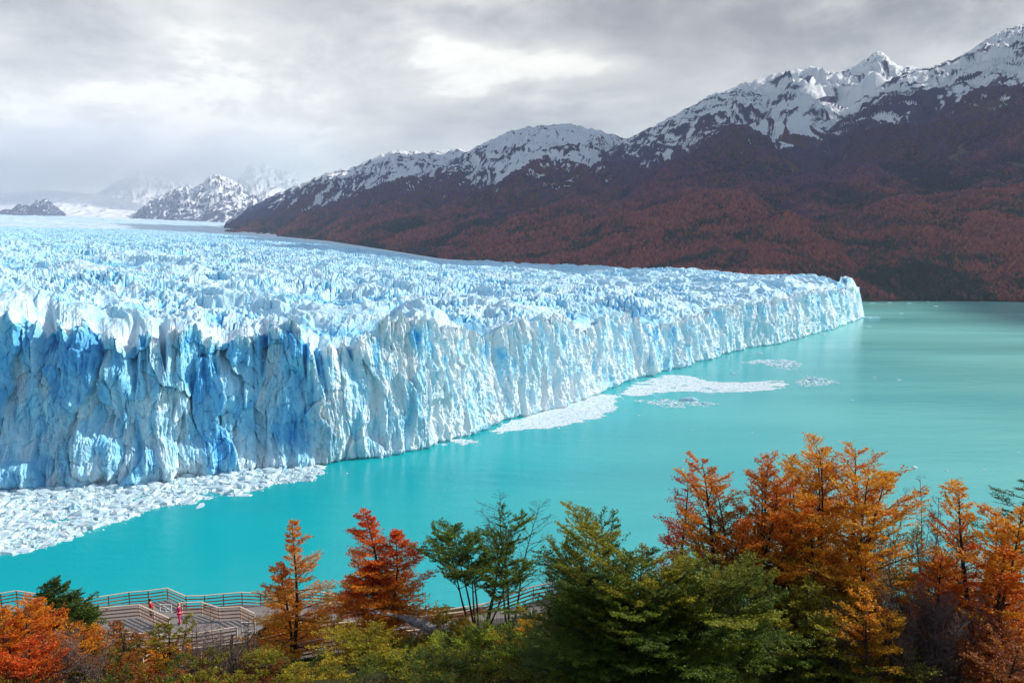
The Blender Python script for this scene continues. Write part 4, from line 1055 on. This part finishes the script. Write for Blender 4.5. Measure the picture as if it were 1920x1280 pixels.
def plank_material():
    m, n, b = pmat('deck_planks', rough=0.6, spec=0.4)
    geo = n.new('ShaderNodeNewGeometry'); pos = geo.outputs['Position']
    wv_ = n.new('ShaderNodeTexWave'); wv_.inputs['Scale'].default_value = 1.1; n.l.new(pos, wv_.inputs['Vector'])
    f = n.noise(pos, 0.8, 4, 0.6)
    c = n.mix(f, (0.19, 0.17, 0.16), (0.30, 0.27, 0.25))
    n.l.new(c, b.inputs['Base Color'])
    bump(n, b, n.rng(wv_.outputs[1], 0.0, 0.15), 0.02, 0.6)
    return m
M['deck'] = plank_material()
def railing(name, label, tops, height=1.1, gaps=3, post_mat='post', spacing=2.3, top_mat='rail_top', posts_at=None, cat='railing'):
    """tops: world points of the handrail's vertices"""
    T = [np.array(q, float) for q in tops]
    c = np.mean(T, 0); c[2] -= height
    e = bpy.data.objects.new(name, None); link(e); e.location = c
    tag(e, label, cat)
    def mk(nm, segs, mat):
        V, F = box_segs(segs); return mesh_from(nm, V - c, F, M[mat], e, smooth=False)
    mk('handrail', [(T[i], T[i + 1], 0.14, 0.055) for i in range(len(T) - 1)], top_mat)
    for k in range(gaps):
        dz = np.array([0, 0, -height * (k + 1) / (gaps + 0.75)])
        mk('rail', [(T[i] + dz, T[i + 1] + dz, 0.045, 0.095) for i in range(len(T) - 1)], 'rail_wood')
    for i in range(len(T) - 1):
        L = np.linalg.norm(T[i + 1] - T[i]); n = max(1, int(round(L / spacing)))
        for j in range(n + (1 if i == len(T) - 2 else 0)):
            p = T[i] + (T[i + 1] - T[i]) * j / n + np.array([0, 0.06, -0.03])
            mk('post', [(p, p - np.array([0, 0, height + 0.25]), 0.07, 0.07)], post_mat)
    return e
def slab(name, poly, th, label):
    """poly: world points of a deck's upper side, in order"""
    P = np.array(poly, float); n = len(P)
    me = bpy.data.meshes.new(name)
    vs = [tuple(p) for p in P] + [tuple(p - np.array([0, 0, th])) for p in P]
    fs = [tuple(range(n)), tuple(range(2 * n - 1, n - 1, -1))] + [(i, i + n, (i + 1) % n + n, (i + 1) % n) for i in range(n)]
    me.from_pydata(vs, [], fs); me.materials.append(M['deck'])
    o = link(bpy.data.objects.new(name, me)); tag(o, label, 'walkway', kind='structure'); return o
ZA, ZB = 78.75, 80.3
H_ = 1.1
r1 = [(147, 1125), (202, 1116), (241, 1110), (277, 1107), (313, 1102), (348, 1117), (383, 1116), (418, 1113), (453, 1110), (488, 1112), (530, 1108), (585, 1108), (633, 1113), (700, 1123), (777, 1137), (817, 1146), (872, 1137), (915, 1130)]
T1 = [at_z(x, y, ZA + H_) for x, y in r1]
railing('railing', 'long outer railing along the lake edge of the lower deck', T1, spacing=2.4)
railing('railing', 'short stretch of railing at the left edge of the picture behind the orange tree', [at_z(x, y, ZA + 1.25) for x, y in ((-70, 1120), (0, 1112), (30, 1107), (90, 1116))])
backA = [T - np.array([0, 0, H_]) for T in T1]
slab('lower_deck_path', [backA[i] + np.array([0, 0.12, 0]) for i in range(len(backA))] + [np.array([backA[i][0] + 0.4, backA[i][1] - (5.2 if backA[i][0] < -21 else 2.6), ZA]) for i in range(len(backA) - 1, -1, -1)], 0.14, 'grey walkway deck nearest the lake')
# upper deck: far railing in three stretches, near railing
def tz(pts, z): return [at_z(x, y, z) for x, y in pts]
TB1 = tz([(181, 1140), (260, 1133), (316, 1158)], ZB + H_)
railing('railing', 'railing at the left end of the upper deck, left of the visitor in red', TB1, post_mat='pale_post')
TB2 = tz([(340, 1130), (377, 1128), (410, 1139), (450, 1137), (476, 1149)], ZB + H_)
railing('railing', 'zigzag railing of the upper deck beside the visitor in pink', TB2, post_mat='pale_post')
TB0 = tz([(163, 1171), (181, 1140)], ZB + H_)
railing('railing', 'short slanting end railing closing the upper deck on the left', TB0, post_mat='pale_post', top_mat='rail_top')
TB3 = tz([(186, 1199), (197, 1190), (240, 1185), (300, 1190), (367, 1187), (443, 1175)], ZB + H_)
railing('railing', 'near railing of the upper deck seen above the small mixed trees', TB3, post_mat='pale_post')
dn_ = np.array([0, 0, -H_])
slab('upper_deck_path', [p + dn_ for p in (TB0[1], TB1[1], TB1[1] + (TB2[0] - TB1[1]) * 0.7, *TB2)] + [TB2[-1] + dn_ + np.array([0.3, -2.5, 0])] + [p + dn_ for p in TB3[::-1]], 0.16, 'grey upper viewing deck where the visitors stand')
# rising ramp with a railing on each side
ramp = [(267, 1232, 49), (283, 1224, 50), (375, 1213, 50), (467, 1202, 50), (535, 1186, 50), (603, 1172, 50.5), (640, 1167, 51), (700, 1163, 51.5), (790, 1155, 52.5), (872, 1146, 53), (935, 1122, 53.5), (1000, 1099, 54), (1065, 1087, 54), (1130, 1080, 54)]
TR = [at(x, y, Y) for x, y, Y in ramp]
railing('railing', 'far railing of the rising ramp that runs behind the slim orange tree', TR, post_mat='pale_post', gaps=3, spacing=2.6)
TN = [t + np.array([0.2, -1.9, 0]) for t in TR[1:9]]
railing('railing', 'near railing of the rising ramp, partly sunk in bushes', TN, post_mat='pale_post', spacing=2.6)
slab('ramp_path', [t + dn_ for t in TR] + [t + dn_ + np.array([0.2, -1.95, 0]) for t in TR[::-1]], 0.14, 'plank ramp rising to the right')
# short cross railing by the two orange trees
TX = [at(607, 1141, 57), at(620, 1128, 58.5), at(660, 1131, 59.5)]
railing('railing', 'corner of pale railing between the slim orange tree and the dense red tree', TX, post_mat='pale_post')
def frame_thing(name, label, px, py, Y, wd, ht, cat, cross=False):
    c = at(px, py, Y)
    e = bpy.data.objects.new(name, None); link(e); e.location = c; tag(e, label, cat)
    x0, x1 = -wd / 2, wd / 2
    fr = [((x0, 0, 0), (x0, 0, ht), .07, .07), ((x1, 0, 0), (x1, 0, ht), .07, .07), ((x0 - .03, 0, ht), (x1 + .03, 0, ht), .075, .07), ((x0, 0, .12), (x1, 0, .12), .06, .06), ((0, 0.0, .14), (0, 0.0, ht - .03), .06, .06)]
    V, F = box_segs(fr); m = pmat('white_paint', (0.72, 0.72, 0.70), 0.5)[0]; mesh_from('frame', V, F, m, e, smooth=False)
    if cross:
        V, F = box_segs([((x0, .07, .1), (x1, .07, ht), .05, .05), ((x0, .13, ht), (x1, .13, .1), .05, .05)]); mesh_from('brace', V, F, m, e, smooth=False)
    else:
        for xb in (x0 + .1, x1 - .1):
            V, F = box_segs([((xb, .05, .15), (xb, .05, ht - .1), .02, .02)]); mesh_from('bar', V, F, M['post'], e, smooth=False)
frame_thing('gate_frame', 'white double frame standing at the right end of the upper deck', 466, 1187, 54.5, 1.0, 0.85, 'frame')
frame_thing('braced_frame', 'white cross braced frame on the deck between the two visitors', 311, 1149, 58.5, 0.9, 0.7, 'frame', True)

# ================================================================ fallen log, stumps
def log_tree():
    pts = [(816, 1180, 45.0), (790, 1170, 45.2), (765, 1161, 45.5), (742, 1154, 45.8), (728, 1149, 46)]
    P = [at(*q) for q in pts]; c = P[0]
    e = bpy.data.objects.new('fallen_log', None); link(e); e.location = c
    tag(e, 'grey weathered fallen tree lying right of the dense red tree with broken branches', 'log')
    rad = [0.30, 0.26, 0.24, 0.21, 0.16]
    V, F = tubes([[*(P[i] - c), *(P[i + 1] - c), rad[i], rad[i + 1]] for i in range(4)], 10)
    V = V + fbm(V[:, 0:1] * 3, V[:, 2:3] * 6 + V[:, 1:2], 901, 3) * 0.08
    mesh_from('trunk', V, F, M['deadwood'], e)
    g = np.random.default_rng(3)
    def limb(a, b, r, n=6):
        A = at(*a) - c; B = at(*b) - c; s = []; q = A
        for i in range(n):
            t = (i + 1) / n
            nx = A + (B - A) * t + g.normal(0, 0.05, 3) * (t < 1)
            s.append([*q, *nx, r * (1 - t * 0.75 + 0.75 / n), r * (1 - t * 0.75)]); q = nx
        V, F = tubes(s, 6); mesh_from('branch', V, F, M['deadwood'], e)
    limb((742, 1154, 45.0), (690, 1146, 44.2), 0.15); limb((728, 1149, 45.4), (700, 1160, 44.2), 0.11); limb((726, 1149, 45.4), (684, 1140, 44.6), 0.10)
    limb((735, 1152, 45.8), (718, 1166, 45.3), 0.06); limb((790, 1178, 45), (770, 1203, 44.4), 0.08); limb((812, 1182, 45), (800, 1196, 44.6), 0.08)
    limb((798, 1168, 45.4), (799, 1132, 45.6), 0.09); limb((787, 1164, 45.4), (781, 1146, 45.5), 0.07); limb((816, 1182, 45), (800, 1160, 45.2), 0.07)
log_tree()
def stump(px, py, Y, h, label):
    c = at(px, py, Y); c[2] = ground_z(c[0], c[1]) - 0.1; top = at(px, py, Y)[2]; h = max(h, top - c[2])
    e = bpy.data.objects.new('broken_stump', None); link(e); e.location = c; tag(e, label, 'stump')
    g = np.random.default_rng(int(px)); s = []; n = 7
    for i in range(n): s.append([0.05 * math.sin(i), 0, h * i / n, 0.05 * math.sin(i + 1), 0, h * (i + 1) / n, 0.20 * (1 - 0.75 * i / n) + 0.02, 0.20 * (1 - 0.75 * (i + 1) / n) + 0.02])
    V, F = tubes(s, 8); V = V + fbm(V[:, :1] * 8, V[:, 2:] * 2, 911, 3) * 0.10; mesh_from('trunk', V, F, M['bark'], e)
    for k in range(3):
        z = h * g.uniform(0.4, 0.95); a = g.uniform(0, 6.28)
        V, F = tubes([[0, 0, z, 0.25 * math.cos(a), 0.25 * math.sin(a), z + 0.3, 0.05, 0.03], [0.25 * math.cos(a), 0.25 * math.sin(a), z + 0.3, 0.3 * math.cos(a), 0.3 * math.sin(a), z + 0.7, 0.03, 0.01]], 5)
        mesh_from('branch', V, F, M['deadwood'], e)
stump(434, 1190, 46, 1.4, 'dark broken stump with splintered branches between the two ramp railings')

# ================================================================ two visitors
def person(px, py_top, Z, label, height, coat, legs, hair, yaw, arm_fwd, hat=None):
    # feet on the deck at height Z, head top at py_top in the photograph
    d = ray(px, py_top); k = (Z + height - CAMZ) / d[2]; X, Y = d[0] * k, d[1] * k
    s = height / 1.75
    J = {'pelvis': (0, 0, .95), 'belly': (0, .01, 1.10), 'chest': (0, 0, 1.30), 'neck0': (0, 0, 1.44), 'neck': (0, .01, 1.52), 'head': (0, .02, 1.61), 'crown': (0, .01, 1.70)}
    E = [('pelvis', 'belly'), ('belly', 'chest'), ('chest', 'neck0'), ('neck0', 'neck'), ('neck', 'head'), ('head', 'crown')]
    Rr = {'pelvis': .145, 'belly': .135, 'chest': .155, 'neck0': .10, 'neck': .052, 'head': .088, 'crown': .055}
    for sgn, n in ((-1, 'l'), (1, 'r')):
        a = arm_fwd
        J.update({n + 'hip': (sgn * .09, 0, .88), n + 'knee': (sgn * .10, .03 * sgn + .02, .49), n + 'ank': (sgn * .10, .06 * sgn, .08), n + 'toe': (sgn * .12, .06 * sgn + .15, .03),
                  n + 'sho': (sgn * .18, 0, 1.40), n + 'elb': (sgn * .25, .06 + .05 * a, 1.13), n + 'wri': (sgn * .19, .10 + .26 * a, 0.92 + .22 * a), n + 'palm': (sgn * .185, .13 + .30 * a, 0.86 + .25 * a)})
        Rr.update({n + 'hip': .095, n + 'knee': .058, n + 'ank': .04, n + 'toe': .035, n + 'sho': .065, n + 'elb': .042, n + 'wri': .028, n + 'palm': .03})
        E += [('pelvis', n + 'hip'), (n + 'hip', n + 'knee'), (n + 'knee', n + 'ank'), (n + 'ank', n + 'toe'), ('neck0', n + 'sho'), (n + 'sho', n + 'elb'), (n + 'elb', n + 'wri'), (n + 'wri', n + 'palm')]
        for fi in range(5):
            off = (fi - 2) * .016
            b0 = J[n + 'palm']; ln = (.045, .07, .08, .075, .06)[fi]
            m1 = (b0[0] + off * .6, b0[1] + ln * .5 * a + off, b0[2] - ln * .55); m2 = (m1[0] - sgn * .01, m1[1] + ln * .3, m1[2] - ln * .35)
            J[n + f'f{fi}'] = m1; J[n + f'g{fi}'] = m2; Rr[n + f'f{fi}'] = .010; Rr[n + f'g{fi}'] = .008
            E += [(n + 'palm', n + f'f{fi}'), (n + f'f{fi}', n + f'g{fi}')]
    def skin(nm, names, grow_, mat, parent, root):
        ks = [k for k in J if k in names]; ix = {k: i for i, k in enumerate(ks)}
        me = bpy.data.meshes.new(nm)
        me.from_pydata([tuple(q * s for q in J[k]) for k in ks], [(ix[a], ix[b]) for a, b in E if a in ix and b in ix], [])
        me.materials.append(mat)
        o = link(bpy.data.objects.new(nm, me), parent)
        md = o.modifiers.new('skin', 'SKIN'); md.use_smooth_shade = True
        for i, k in enumerate(ks):
            sv = me.skin_vertices[0].data[i]; r = (Rr[k] + grow_) * s; sv.radius = (r, r * (0.78 if k in ('chest', 'belly', 'pelvis') else 1)); sv.use_root = k == root
        sb = o.modifiers.new('sub', 'SUBSURF'); sb.levels = 1; sb.render_levels = 2
        return o
    skm = pmat('skin', (0.62, 0.38, 0.28), 0.6)[0]
    body = skin('person', set(J), 0.0, skm, None, 'pelvis')
    body.location = (X, Y, Z + 0.01); body.rotation_euler = (0, 0, yaw)
    tag(body, label, 'person')
    cm = pmat('jacket_cloth', coat, 0.7)[0]; lm = pmat('trouser_cloth', legs, 0.8)[0]; hm = pmat('hair', hair, 0.8)[0]; bm = pmat('shoe_leather', (0.05, 0.04, 0.04), 0.6)[0]
    skin('jacket', {'pelvis', 'belly', 'chest', 'neck0', 'lsho', 'rsho', 'lelb', 'relb', 'lwri', 'rwri'}, 0.022, cm, body, 'chest')
    skin('trousers', {'pelvis', 'lhip', 'rhip', 'lknee', 'rknee', 'lank', 'rank'}, 0.016, lm, body, 'pelvis')
    for n in 'lr': skin('shoe', {n + 'ank', n + 'toe'}, 0.014, bm, body, n + 'ank')
    # hair: a cap over the skull, lower at the back
    th, ph = np.meshgrid(np.linspace(0, math.pi * 0.62, 10), np.linspace(0, 2 * math.pi, 21))
    q = np.stack([np.sin(th) * np.cos(ph) * .105, np.sin(th) * np.sin(ph) * .115 - .015, np.cos(th) * .115 - np.maximum(0, -np.sin(ph)) * np.sin(th) * .05], -1) + np.array([0, .012, 1.635])
    mesh_from('hair', q * s, grid_faces(21, 10), hm, body)
    # face: nose, eyes and mouth on the side the head looks to
    for nm, pos_, rad_, mat_ in (('nose', (0, .112, 1.615), .014, skm), ('eye', (-.032, .100, 1.638), .010, bm), ('eye', (.032, .100, 1.638), .010, bm), ('mouth', (0, .102, 1.575), .013, pmat('lip', (0.45, 0.15, 0.13), 0.6)[0])):
        th, ph = np.meshgrid(np.linspace(0, math.pi, 7), np.linspace(0, 2 * math.pi, 11))
        q = np.stack([np.sin(th) * np.cos(ph) * (1.6 if nm == 'mouth' else 1), np.sin(th) * np.sin(ph), np.cos(th) * (0.5 if nm == 'mouth' else 1)], -1) * rad_ + np.array(pos_)
        mesh_from(nm, q * s, grid_faces(11, 7), mat_, body)
    return body
person(281, 1122, ZA, 'black haired person in a red jacket walking along the deck', 1.85, (0.62, 0.012, 0.02), (0.05, 0.05, 0.07), (0.012, 0.01, 0.01), R(-60), 0.5)
person(335, 1129, ZB, 'fair haired person in a magenta jacket and bright pink trousers beside the zigzag railing', 1.80, (0.42, 0.02, 0.10), (0.80, 0.02, 0.13), (0.60, 0.30, 0.16), R(95), 0.7)

# ================================================================ ice on the water
def ice_chunk_mat(name, c1, c2):
    m, n, b = pmat(name, rough=0.6, spec=0.4)
    geo = n.new('ShaderNodeNewGeometry'); pos = geo.outputs['Position']
    n.l.new(n.mix(n.rng(n.noise(pos, 0.5, 4, 0.6), 0.35, 0.62), c1, c2), b.inputs['Base Color'])
    bump(n, b, n.noise(pos, 2.5, 4, 0.6), 0.3, 0.7)
    return m
M['chunk'] = ice_chunk_mat('floe_ice', (0.82, 0.87, 0.88), (0.50, 0.73, 0.81))
M['slush'] = ice_chunk_mat('slush_ice', (0.28, 0.47, 0.52), (0.50, 0.64, 0.68))
M['slush_white'] = ice_chunk_mat('slush_white', (0.74, 0.80, 0.80), (0.82, 0.86, 0.85))
M['bergblue'] = ice_chunk_mat('berg_blue', (0.76, 0.88, 0.92), (0.38, 0.70, 0.84))
def in_poly(x, y, P):
    ins = np.zeros(x.shape, bool); n = len(P)
    for i in range(n):
        x0, y0 = P[i]; x1, y1 = P[(i + 1) % n]
        c = ((y0 > y) != (y1 > y)) & (x < (x1 - x0) * (y - y0) / (y1 - y0 + 1e-12) + x0)
        ins ^= c
    return ins
def chunks(C, rad, ht, seed, k=7):
    g = np.random.default_rng(seed); N = len(C)
    a = np.arange(k)[None, :] * 2 * math.pi / k + g.uniform(0, 6.28, (N, 1)) + g.normal(0, 0.15, (N, k))
    rr = rad[:, None] * g.uniform(0.6, 1.15, (N, k)); st = g.uniform(0.6, 1.5, (N, 1))
    x = rr * np.cos(a) * st; y = rr * np.sin(a) / st
    b = np.stack([C[:, 0:1] + x, C[:, 1:2] + y, np.full_like(x, -0.15)], -1)
    tilt = g.normal(0, 0.10, (N, 2))
    sh = g.uniform(0.72, 0.95, (N, k))
    t = np.stack([C[:, 0:1] + x * sh, C[:, 1:2] + y * sh, ht[:, None] * g.uniform(0.6, 1.1, (N, k)) + x * tilt[:, :1] + y * tilt[:, 1:]], -1)
    t[..., 2] = np.maximum(t[..., 2], 0.04)
    c = np.stack([C[:, 0], C[:, 1], ht * g.uniform(0.9, 1.4, N)], -1)[:, None]
    V = np.concatenate([b, t, c], 1).reshape(-1, 3)
    base = np.arange(N)[:, None] * (2 * k + 1); j = np.arange(k)[None]; j2 = (j + 1) % k
    F = np.concatenate([np.stack([base + j, base + j2, base + k + j2], -1), np.stack([base + j, base + k + j2, base + k + j], -1), np.stack([base + k + j, base + k + j2, base + 2 * k + 0 * j], -1)], 1).reshape(-1, 3)
    return V, F
def brash(label, poly_px, n, rmin, rmax, hmax, seed, sheet='slush', edge=2.0, hole=0.0, no_sheet=False):
    W = at_z([p[0] for p in poly_px], [p[1] for p in poly_px], 0.0)[:, :2]
    g = np.random.default_rng(seed)
    lo = W.min(0); hi = W.max(0)
    def inside(x, y, grow_=0.0):
        xx = x + fbm(x / 16, y / 9, seed, 5, 2.1, 0.6) * edge * 4; yy = y + fbm(x / 16 + 50, y / 7, seed + 3, 5, 2.1, 0.6) * edge * 4
        return in_poly(xx, yy, W)
    x = g.uniform(lo[0], hi[0], n * 6); y = g.uniform(lo[1], hi[1], n * 6)
    k = inside(x, y)
    if hole: k &= fbm(x / 14, y / 10, seed + 9, 4) < hole
    x = x[k][:n]; y = y[k][:n]; N = len(x)
    m_ = g.random(N) < 0.10; x = x + m_ * g.normal(0, 5.0, N); y = y + m_ * g.normal(0, 3.0, N)
    rad = rmin + (rmax - rmin) * g.random(N) ** (6.5 if rmax > 3 else 3.0)
    V, F = chunks(np.stack([x, y], 1), rad, 0.08 + hmax * g.random(N) ** 2 * (0.4 + rad / rmax), seed)
    # slush sheet between the pieces
    step = max(0.6, math.sqrt((hi - lo).prod() / 60000.0))
    gx = np.arange(lo[0] - 5, hi[0] + 5, step); gy = np.arange(lo[1] - 5, hi[1] + 5, step)
    X, Y = np.meshgrid(gx, gy)
    fcs = grid_faces(len(gy), len(gx))
    kk = inside(X, Y)
    if hole: kk &= fbm(X / 14, Y / 10, seed + 9, 4) < hole * 1.1
    if no_sheet: kk &= fbm(X / 5, Y / 4, seed + 19, 4) > 0.12
    fcs = fcs[kk.ravel()[fcs].all(1)]
    used = np.unique(fcs); mp = np.full(X.size, -1); mp[used] = np.arange(len(used))
    SV = np.stack([X, Y, 0.05 + 0.03 * fbm(X, Y, seed + 5, 2)], -1).reshape(-1, 3)[used]
    sf = mp[fcs]; sf = np.concatenate([sf[:, [0, 1, 2]], sf[:, [0, 2, 3]]])
    o = mesh_from('brash_ice', np.concatenate([V, SV]), np.concatenate([F, sf + len(V)]), M['chunk'], smooth=False, nsides=3)
    o.data.materials.append(M[sheet])
    mi = np.zeros(len(o.data.polygons), np.int32); mi[len(F):] = 1
    o.data.polygons.foreach_set('material_index', mi)
    tag(o, label, 'brash ice', kind='stuff')
brash('wide raft of crushed ice under the shaded end of the ice wall', [(-260, 900), (0, 905), (100, 898), (250, 896), (330, 886), (450, 872), (600, 868), (606, 880), (606, 890), (596, 899), (520, 911), (430, 929), (345, 944), (300, 948), (250, 970), (180, 990), (100, 1020), (60, 1034), (0, 1040), (-120, 1070), (-260, 1080)], 9500, 0.35, 3.4, 1.2, 21, hole=0.36, edge=1.2)
brash('white tongue of crushed ice along the foot of the sunlit wall', [(915, 808), (960, 788), (1040, 763), (1130, 738), (1160, 742), (1150, 755), (1158, 766), (1110, 786), (1050, 799), (990, 806), (930, 812)], 4200, 0.3, 1.2, 0.12, 22, 'slush_white')
brash('thin scatter of brash by the small notch of the ice wall', [(815, 832), (850, 820), (880, 824), (896, 829), (860, 836)], 350, 0.3, 0.9, 0.3, 27, 'slush_white', hole=0.1)
brash('long curved white slick of crushed ice out on the lake', [(1160, 738), (1185, 722), (1250, 702), (1300, 706), (1330, 716), (1400, 716), (1462, 713), (1476, 719), (1470, 728), (1420, 734), (1340, 736), (1260, 734), (1205, 741), (1185, 742)], 4200, 0.35, 1.4, 0.12, 23, 'slush_white', hole=0.34)
brash('ragged strip of brash ice nearest the far end of the wall', [(1385, 680), (1425, 674), (1488, 675), (1502, 684), (1492, 694), (1455, 690), (1430, 683)], 700, 0.5, 1.8, 0.3, 24, 'slush_white', hole=0.2, no_sheet=True)
brash('broken patch of brash ice right of the long white slick', [(1490, 716), (1510, 704), (1560, 710), (1572, 718), (1540, 722), (1505, 724)], 260, 0.5, 1.8, 0.3, 25, 'slush_white', hole=0.0, no_sheet=True)
brash('thin trail of brash ice left of the small blue berg', [(1190, 752), (1250, 748), (1300, 752), (1345, 756), (1325, 762), (1250, 764)], 380, 0.4, 1.5, 0.3, 26, 'slush_white', hole=0.0, no_sheet=True)
def berg(px, py, L, Wd, H, label, seed, name='iceberg', mat='bergblue'):
    c = at_z(px, py, 0.0)
    th, ph = np.meshgrid(np.linspace(0, math.pi * 0.5, 16), np.linspace(0, 2 * math.pi, 49))
    q = np.stack([np.sin(th) * np.cos(ph), np.sin(th) * np.sin(ph), np.cos(th)], -1)
    k = 1 + 0.55 * fbm(q[..., 0] * 2 + seed, q[..., 1] * 2 + q[..., 2] * 2, seed, 4); k[-1] = k[0]; k[:, 0] = k[:, 0].mean()
    P = q * k[..., None] * np.array([L / 2, Wd / 2, H]); P[:, -1, 2] = -0.3
    o = mesh_from(name, P, grid_faces(49, 16), M[mat], smooth=False); o.location = c
    tag(o, label, 'iceberg' if name == 'iceberg' else 'ice floe')
    return o
berg(1292, 751, 13, 6, 2.4, 'small blue and white berg floating below the long white slick', 41)
berg(1325, 756, 9, 3, 0.8, 'low white slab trailing right of the small blue berg', 42)
berg(1530, 713, 12, 5, 1.6, 'small white berg in the broken patch of brash ice', 43)
berg(140, 955, 5, 4, 2.8, 'upright block of pale ice sticking out of the crushed ice raft', 44)
berg(325, 925, 4, 3, 1.6, 'lumpy block of ice in the thin part of the crushed ice raft', 45)
berg(1632, 596, 26, 9, 1.6, 'low white ledge of ice at the far corner of the wall', 46)
berg(957, 838, 3, 2.5, 4.0, 'square ice block standing in the water against the wall', 47) if False else None
FLOE = ['largest white floe floating above the tips of the right hand orange trees', 'small floe beyond the tall bare trees at the right', 'small floe just below the largest white floe at the right',
 'lone floe right of and below the white slick patch', 'lone floe below the broken patch of brash ice', 'flat floe just outside the far corner of the ice wall', 'flat floe beside the foot of the wall left of the far corner',
 'long thin floe close to the foot of the wall before the far corner', 'floe right of the far corner of the ice wall', 'small floe at the left end of the brash trail by the blue berg', 'tiny floe just below the blue berg trail',
 'tiny floe in open water below the left end of the brash trail', 'tiny floe right below the small blue berg', 'tiny floe in the pair below the small blue berg', 'tiny floe in mid water well right of the pair below the blue berg',
 'tiny floe lowest of those under the small blue berg', 'floe in open water right of the broken brash patch', 'floe farthest right of the three beyond the broken brash patch', 'floe lowest of the three beyond the broken brash patch',
 'flat floe near the far shore beside the far corner', 'flat floe near the far shore, second from the far corner', 'flat floe near the far shore, farthest from the ice wall', 'flat floe a little nearer than the row by the far shore', 'flat floe near the far shore touching the far corner of the wall',
 'small floe at the right above the dark green layered tree', 'small floe at the very right edge of the lake', 'sliver of ice against the foot of the wall near the far corner', 'floe between the wall and the ragged brash strip',
 'tiny floe in open water below the long white tongue', 'floe between the ragged brash strip and the long white slick']
g_ = np.random.default_rng(77)
fl = [(1715, 876, 3.2), (1775, 882, 1.6), (1735, 894, 1.8), (1597, 750, 2.2), (1512, 757, 2.0), (1628, 612, 6), (1452, 622, 7), (1544, 627, 8), (1690, 588, 5), (1198, 779, 2.0), (1268, 778, 1.2), (1250, 796, 1.0), (1296, 806, 1.2), (1320, 808, 1.0), (1410, 811, 1.4),
      (1320, 818, 1.0), (1640, 708, 3), (1685, 712, 3), (1655, 720, 2), (1668, 567, 7), (1705, 568, 7), (1740, 566, 6), (1755, 574, 7), (1636, 568, 8), (1845, 880, 1.4), (1910, 848, 1.2), (1588, 583, 1), (1425, 662, 5), (1100, 822, 1.0), (1375, 700, 4)]
proto = None
for i, (x, y, L) in enumerate(fl):
    c = at_z(x, y, 0.0)
    if proto is None:
        proto = berg(x, y, 1, 1, 0.35, 'small white ice floe drifting alone on open water', 60, 'ice_floe', 'chunk'); o = proto
    else:
        o = proto.copy(); COL.objects.link(o); o.location = c
    o['label'] = FLOE[i]; o['group'] = 'small ice floes drifting on the lake'
    o.scale = (L * g_.uniform(0.9, 1.3), L * g_.uniform(0.5, 0.9), min(1.6, 0.5 * L)); o.rotation_euler = (0, 0, g_.normal(0, 0.5))
# ================================================================ haze
def haze():
    x0, x1, y0, y1, z0, z1 = -16000, 12000, -200, 24000, -2.0, 2500.0
    vv = [(x, y, z) for x in (x0, x1) for y in (y0, y1) for z in (z0, z1)]
    fc = [(0, 1, 3, 2), (4, 6, 7, 5), (0, 4, 5, 1), (2, 3, 7, 6), (0, 2, 6, 4), (1, 5, 7, 3)]
    m = bpy.data.materials.new('haze_air'); m.use_nodes = True
    n = m.node_tree; n.nodes.clear()
    o = n.nodes.new('ShaderNodeOutputMaterial'); v = n.nodes.new('ShaderNodeVolumePrincipled')
    v.inputs['Color'].default_value = (0.78, 0.84, 1.0, 1)
    v.inputs['Density'].default_value = 3.6e-5
    v.inputs['Anisotropy'].default_value = 0.0
    n.links.new(v.outputs[0], o.inputs['Volume'])
    h = mesh_from('haze', vv, fc, m, smooth=False)
    tag(h, 'pale blue air between the viewpoint and the mountains', 'haze', kind='stuff')
haze()
